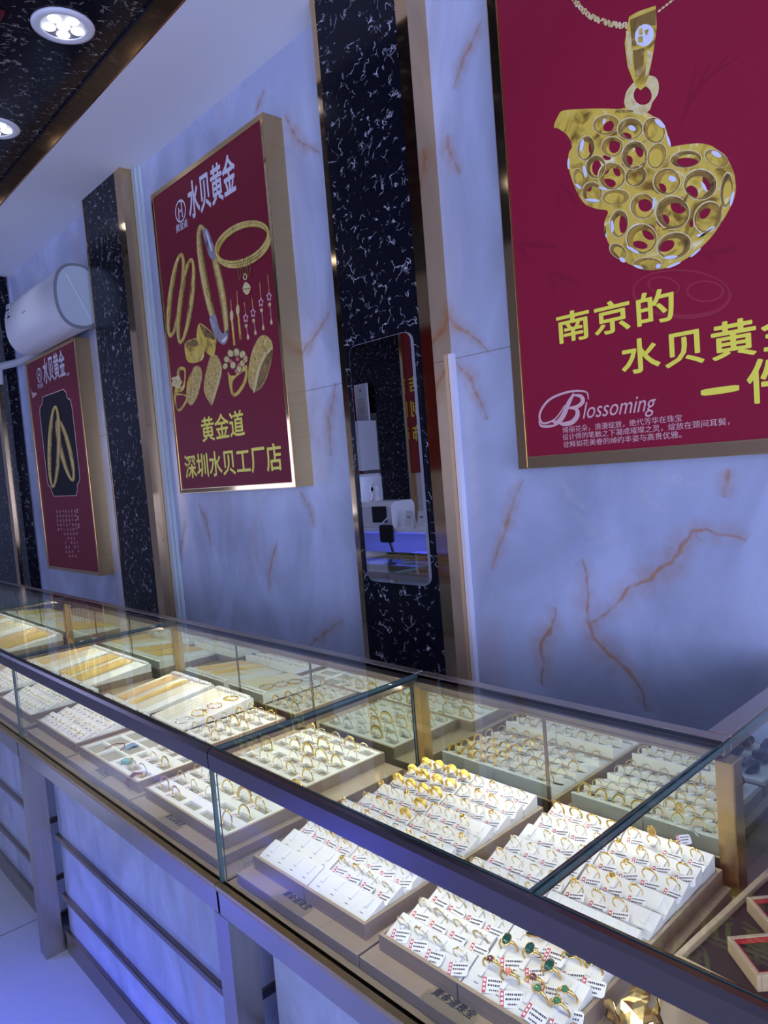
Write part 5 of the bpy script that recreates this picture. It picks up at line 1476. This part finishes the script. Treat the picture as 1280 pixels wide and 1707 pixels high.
gold_pendant(c2, zt, 'round gold medal pendant in the askew tray further back', 0.006, 0.0)
c3 = corner_tray((-0.414, 0.782), 0.074, 0.095, 'small wood framed pendant tray on the case floor behind the front rail', FL + 0.0003)
gold_pendant(c3, FL + 0.0158, 'round gold pendant in the low tray behind the front rail', 0.014, -0.018, (-0.016, 0.020))
# crumpled gold leaf ornament
r = empty('gold_leaf_ornament', (-0.450, 0.764, FL)); tag(r, 'crumpled gold leaf ornament behind the front rail', 'ornament')
def crumple(rad, seed, c, sq=(1, 1, 1)):
    rr = random.Random(seed); bm = bmesh.new(); bmesh.ops.create_icosphere(bm, subdivisions=2, radius=1)
    for v in bm.verts:
        k = rad*rr.uniform(0.72, 1.12)
        v.co = Vector((v.co.x*k*sq[0] + c[0], v.co.y*k*sq[1] + c[1], max(0.0005, v.co.z*k*sq[2] + c[2])))
    vs = [tuple(v.co) for v in bm.verts]; fs = [[v.index for v in f.verts] for f in bm.faces]; bm.free()
    return MB().add(vs, fs)
foil = mat('crumpled_gold_foil', (0.80, 0.62, 0.28), 0.25, 1.0)
crumple(0.030, 4, (0, 0, 0.036), (0.85, 0.85, 1.15)).build('core', foil, r)
rr = random.Random(9)
for k in range(9):
    a = k*2.4; h = 0.014 + 0.0065*k
    L_ = MB(); vs = []
    for i in range(5):
        for j in range(4):
            u, v = i/4, (j - 1.5)/1.5
            d = 0.022 + 0.011*math.sin(u*2.2); wdt = 0.013*math.sin(PI*(0.15 + 0.7*u))
            vs.append((math.cos(a)*d - math.sin(a)*v*wdt + rr.uniform(-.0015, .0015), math.sin(a)*d + math.cos(a)*v*wdt + rr.uniform(-.0015, .0015), h - 0.010 + 0.024*u + rr.uniform(-.002, .002)))
    n0 = len(vs); vs += [(x*0.94, y*0.94, z_) for x, y, z_ in vs]
    fs = [(i*4+j, i*4+j+1, i*4+j+5, i*4+j+4) for i in range(4) for j in range(3)]
    fs += [tuple(n0 + q for q in f[::-1]) for f in fs]
    L_.add(vs, fs); L_.build('leaf', foil, r)
# right-hand arm of the corner: white pads with dark stones, seen in its mirror door
plinth(-0.455, 0.10, 'wood grain plinth in the arm of the corner case', 1.175, 1.70)
for i, (x0, x1, y0, y1) in enumerate(((-0.44, -0.24, 1.27, 1.47), (-0.44, -0.24, 1.48, 1.68))):
    tray(x0, x1, y0, y1, ['stone tray nearer the gold post in the corner arm', 'stone tray nearer the marble wall in the corner arm'][i], seam=False)
    o = MB().box(x0 + 0.0065, x1 - 0.0065, y0 + 0.0065, y1 - 0.0065, PZ + 0.0045, TZ + 0.004).build('stone_pad', M['pad']); tag(o, ['white pad under the dark stones nearer the gold post', 'white pad under the dark stones nearer the wall'][i], 'pad')
    rr = random.Random(60 + i)
    for k in range(9):
        s_ = crumple(0.022, 70 + k + 9*i, (0, 0, 0.014), (1.0, 1.2, 0.8)).build('dark_stone', M['blackgem'], loc=(x0 + 0.04 + 0.06*(k % 3), y0 + 0.04 + 0.06*(k//3), TZ + 0.004))
        tag(s_, 'dark stone, %s across, %s towards the wall, in the %s tray' % (ORD[k % 3], ORD[k//3], ['nearer', 'farther'][i]), 'stone', 'dark stones in the corner arm')

# ================================================================ THE OTHER SIDE OF THE SHOP (seen in the mirror)
DW = YF
p_op = struct(bx('pillar', -5.42, -5.02, DW, DW + 0.06, 0, SZ, M['black']))
struct(bx('trim_7', -5.02, -4.985, DW, DW + 0.065, 0, SZ, M['goldmirror']))
struct(bx('wall_panel', -6.1, -5.42, DW, DW + 0.03, 2.0, SZ, M['black']))
r = empty('wall_banner'); tag(r, 'tall red banner with gold characters on the opposite wall', 'banner')
bx('cloth', -4.99, -4.40, DW + 0.004, DW + 0.02, 1.36, 2.72, M['banner'], r)
for i, chx in enumerate('店制饰'):
    z0 = 2.14 - 0.235*i
    text_fit(chx, 'lettering', M['yellow'], DW + 0.0206, r, -4.96, -4.82, z0, z0 + 0.15, bold=0.015, flip=True)
cab = empty('wall_cabinet'); tag(cab, 'white wall cabinet with an open shelf on the opposite wall', 'cabinet')
bx('body', -6.05, -5.44, DW + 0.001, DW + 0.30, 1.42, 1.92, M['paint'], cab, 0.003)
bx('shelf', -6.05, -5.44, DW + 0.001, DW + 0.32, 1.36, 1.385, M['acwhite'], cab)
cf = empty('certificate'); tag(cf, 'framed certificate standing on the white cabinet', 'certificate')
bx('frame', -5.66, -5.47, DW + 0.10, DW + 0.12, 1.922, 2.30, M['acwhite'], cf)
pr = MB().box(-5.645, -5.485, DW + 0.1205, DW + 0.122, 1.94, 2.285)
for k in range(7): pr.box(-5.62, -5.51 - 0.01*(k % 2), DW + 0.1222, DW + 0.1225, 2.01 + 0.022*k, 2.016 + 0.022*k, 1)
pr.ball((-5.565, DW + 0.1215, 2.235), 0.018, 0.002, 0.02, 12, 6, 1)
pr.build('paper', [M['cert'], M['greyp']], cf)
pc = empty('red_plaque'); tag(pc, 'red certificate plaque beside the framed certificate', 'plaque')
bx('panel', -5.86, -5.69, DW + 0.09, DW + 0.11, 1.922, 2.28, M['banner'], pc)
fr_ = empty('red_lamp'); tag(fr_, 'small red glowing ornament on the opposite shelf', 'lamp')
b = MB()
for k in range(5): b.ball((-5.66 + 0.03*k, DW + 0.34, 1.41 + 0.02*(k % 2)), 0.022, seg=8, rings=5)
b.build('body', M['redvelvet'], fr_); b = MB(); b.ball((-5.62, DW + 0.365, 1.435), 0.010, seg=8, rings=5); b.ball((-5.55, DW + 0.365, 1.44), 0.010, seg=8, rings=5); b.build('bulb', M['ledred'], fr_)
for o in fr_.children: o.location.y = -0.13
# work desk with shelf edge and blue LED lamp under it
dk = empty('work_desk'); tag(dk, 'white work desk with a glass shelf along the opposite wall', 'desk')
bx('back_panel', -6.3, -2.6, -1.585, -1.55, 0.0, 0.86, M['paint'], dk)
bx('desk_top', -6.3, -2.6, -1.585, -1.05, 0.86, 0.885, M['acwhite'], dk, 0.002)
bx('lower_counter', -6.3, -2.6, -1.54, -0.95, 0.0, 0.56, M['paint'], dk)
bx('counter_edge', -6.3, -2.6, -0.95, -0.94, 0.52, 0.565, M['brushgold'], dk)
lb_ = MB()
lb_.box(-5.9, -3.8, -1.10, -1.07, 0.842, 0.86, 0).box(-5.88, -3.82, -1.095, -1.075, 0.838, 0.842, 1)
lb_.build('led_lamp', [M['acwhite'], M['ledblue']], dk)
area_light('blue_light', (-3.2, -1.045, 0.82), (-1.95, 0.05, 0.0), 1.0, 0.12, BLUE_W, BLUE_C, dk, 0.7)
area_light('blue_light', (-4.8, -1.085, 0.832), (-4.8, -1.0, 0.0), 2.0, 0.03, BLUE_W * 0.8, BLUE_C, dk)
ls = empty('label_printer', (-5.0, -1.22, 0.885)); tag(ls, 'white and black label printer on the opposite desk', 'printer')
MB().prism([(-0.15, 0), (0.15, 0), (0.15, 0.20), (0.10, 0.24), (-0.12, 0.24), (-0.15, 0.20)], 'x', -0.24, 0.24).build('body', M['acwhite'], ls, bevel=0.012)
bx('screen', -0.02, 0.18, 0.1505, 0.156, 0.05, 0.20, M['blackplastic'], ls, 0.004)
MB().tube([(-0.2, 0.15, 0.10), (-0.05, 0.20, 0.03), (0.12, 0.21, 0.02), (0.2, 0.16, 0.10)], 0.006, 6).build('cable', M['acwhite'], ls)
fn = empty('desk_camera', (-5.12, -1.22, 1.126)); tag(fn, 'small white camera standing on the label printer', 'camera')
MB().lathe([(0, 0), (0.05, 0), (0.045, 0.03), (0.03, 0.05), (0.03, 0.08)], n=20).build('base', M['acwhite'], fn)
MB().ball((0, 0, 0.115), 0.05, 0.045, 0.055, 16, 10).build('head', M['acwhite'], fn)
MB().ball((0, 0.038, 0.115), 0.022, 0.012, 0.022, 12, 8).build('lens', M['blackplastic'], fn)
for i, x in enumerate((-4.60, -4.44)):
    s_ = empty('card_stand', (x, -1.14, 0.885)); tag(s_, ['white card stand beside the printer', 'white card stand at the end of the desk'][i], 'card stand')
    MB().prism([(-0.03, 0), (0.04, 0), (0.03, 0.008), (-0.005, 0.15), (-0.015, 0.15)], 'x', -0.05, 0.05).build('stand', M['acwhite'], s_, bevel=0.004)
    bx('slot', -0.02, 0.02, 0.012, 0.0155, 0.09, 0.10, M['greyp'], s_)
ph = empty('phone_holder', (-4.78, -1.02, 0.5602)); tag(ph, 'black square phone holder on a bent stem', 'phone holder')
MB().prism(rrect(-0.085, 0.085, 0.20, 0.36, 0.02), 'y', 0.0, 0.02).build('plate', M['blackplastic'], ph)
MB().tube([(0.02, 0.0, 0.21), (0.04, -0.01, 0.12), (0.03, 0.0, 0.05), (0.0, 0.0, 0.012)], 0.012, 8).build('stem', M['blackplastic'], ph)
MB().lathe([(0, 0), (0.06, 0), (0.06, 0.008), (0.02, 0.014), (0, 0.014)], n=24).build('base', M['blackplastic'], ph)
sk = empty('paper_stack', (-4.42, -1.20, 0.5602)); tag(sk, 'stack of papers and bags lit blue on the lower counter', 'papers')
b = MB()
for k in range(7):
    T = Matrix.Translation((R_.uniform(-.04, .04), R_.uniform(-.02, .02), 0.001 + k*0.012)) @ Matrix.Rotation(R_.uniform(-.15, .15), 4, 'Z')
    b.box(-0.26, 0.26, -0.12, 0.12, 0, 0.010, 0, T)
b.build('sheets', M['acwhite'], sk)
ho = empty('hanging_paper'); tag(ho, 'white notice sheet with a folded corner hanging on the opposite wall', 'notice')
bx('sheet', -4.95, -4.68, DW + 0.0005, DW + 0.004, 1.12, 1.33, M['cert'], ho)
pr = MB()
for k in range(5): pr.box(-4.92, -4.71 - 0.03*(k % 2), DW + 0.0042, DW + 0.0046, 1.16 + 0.034*k, 1.168 + 0.034*k)
pr.build('print_lines', M['greyp'], ho)
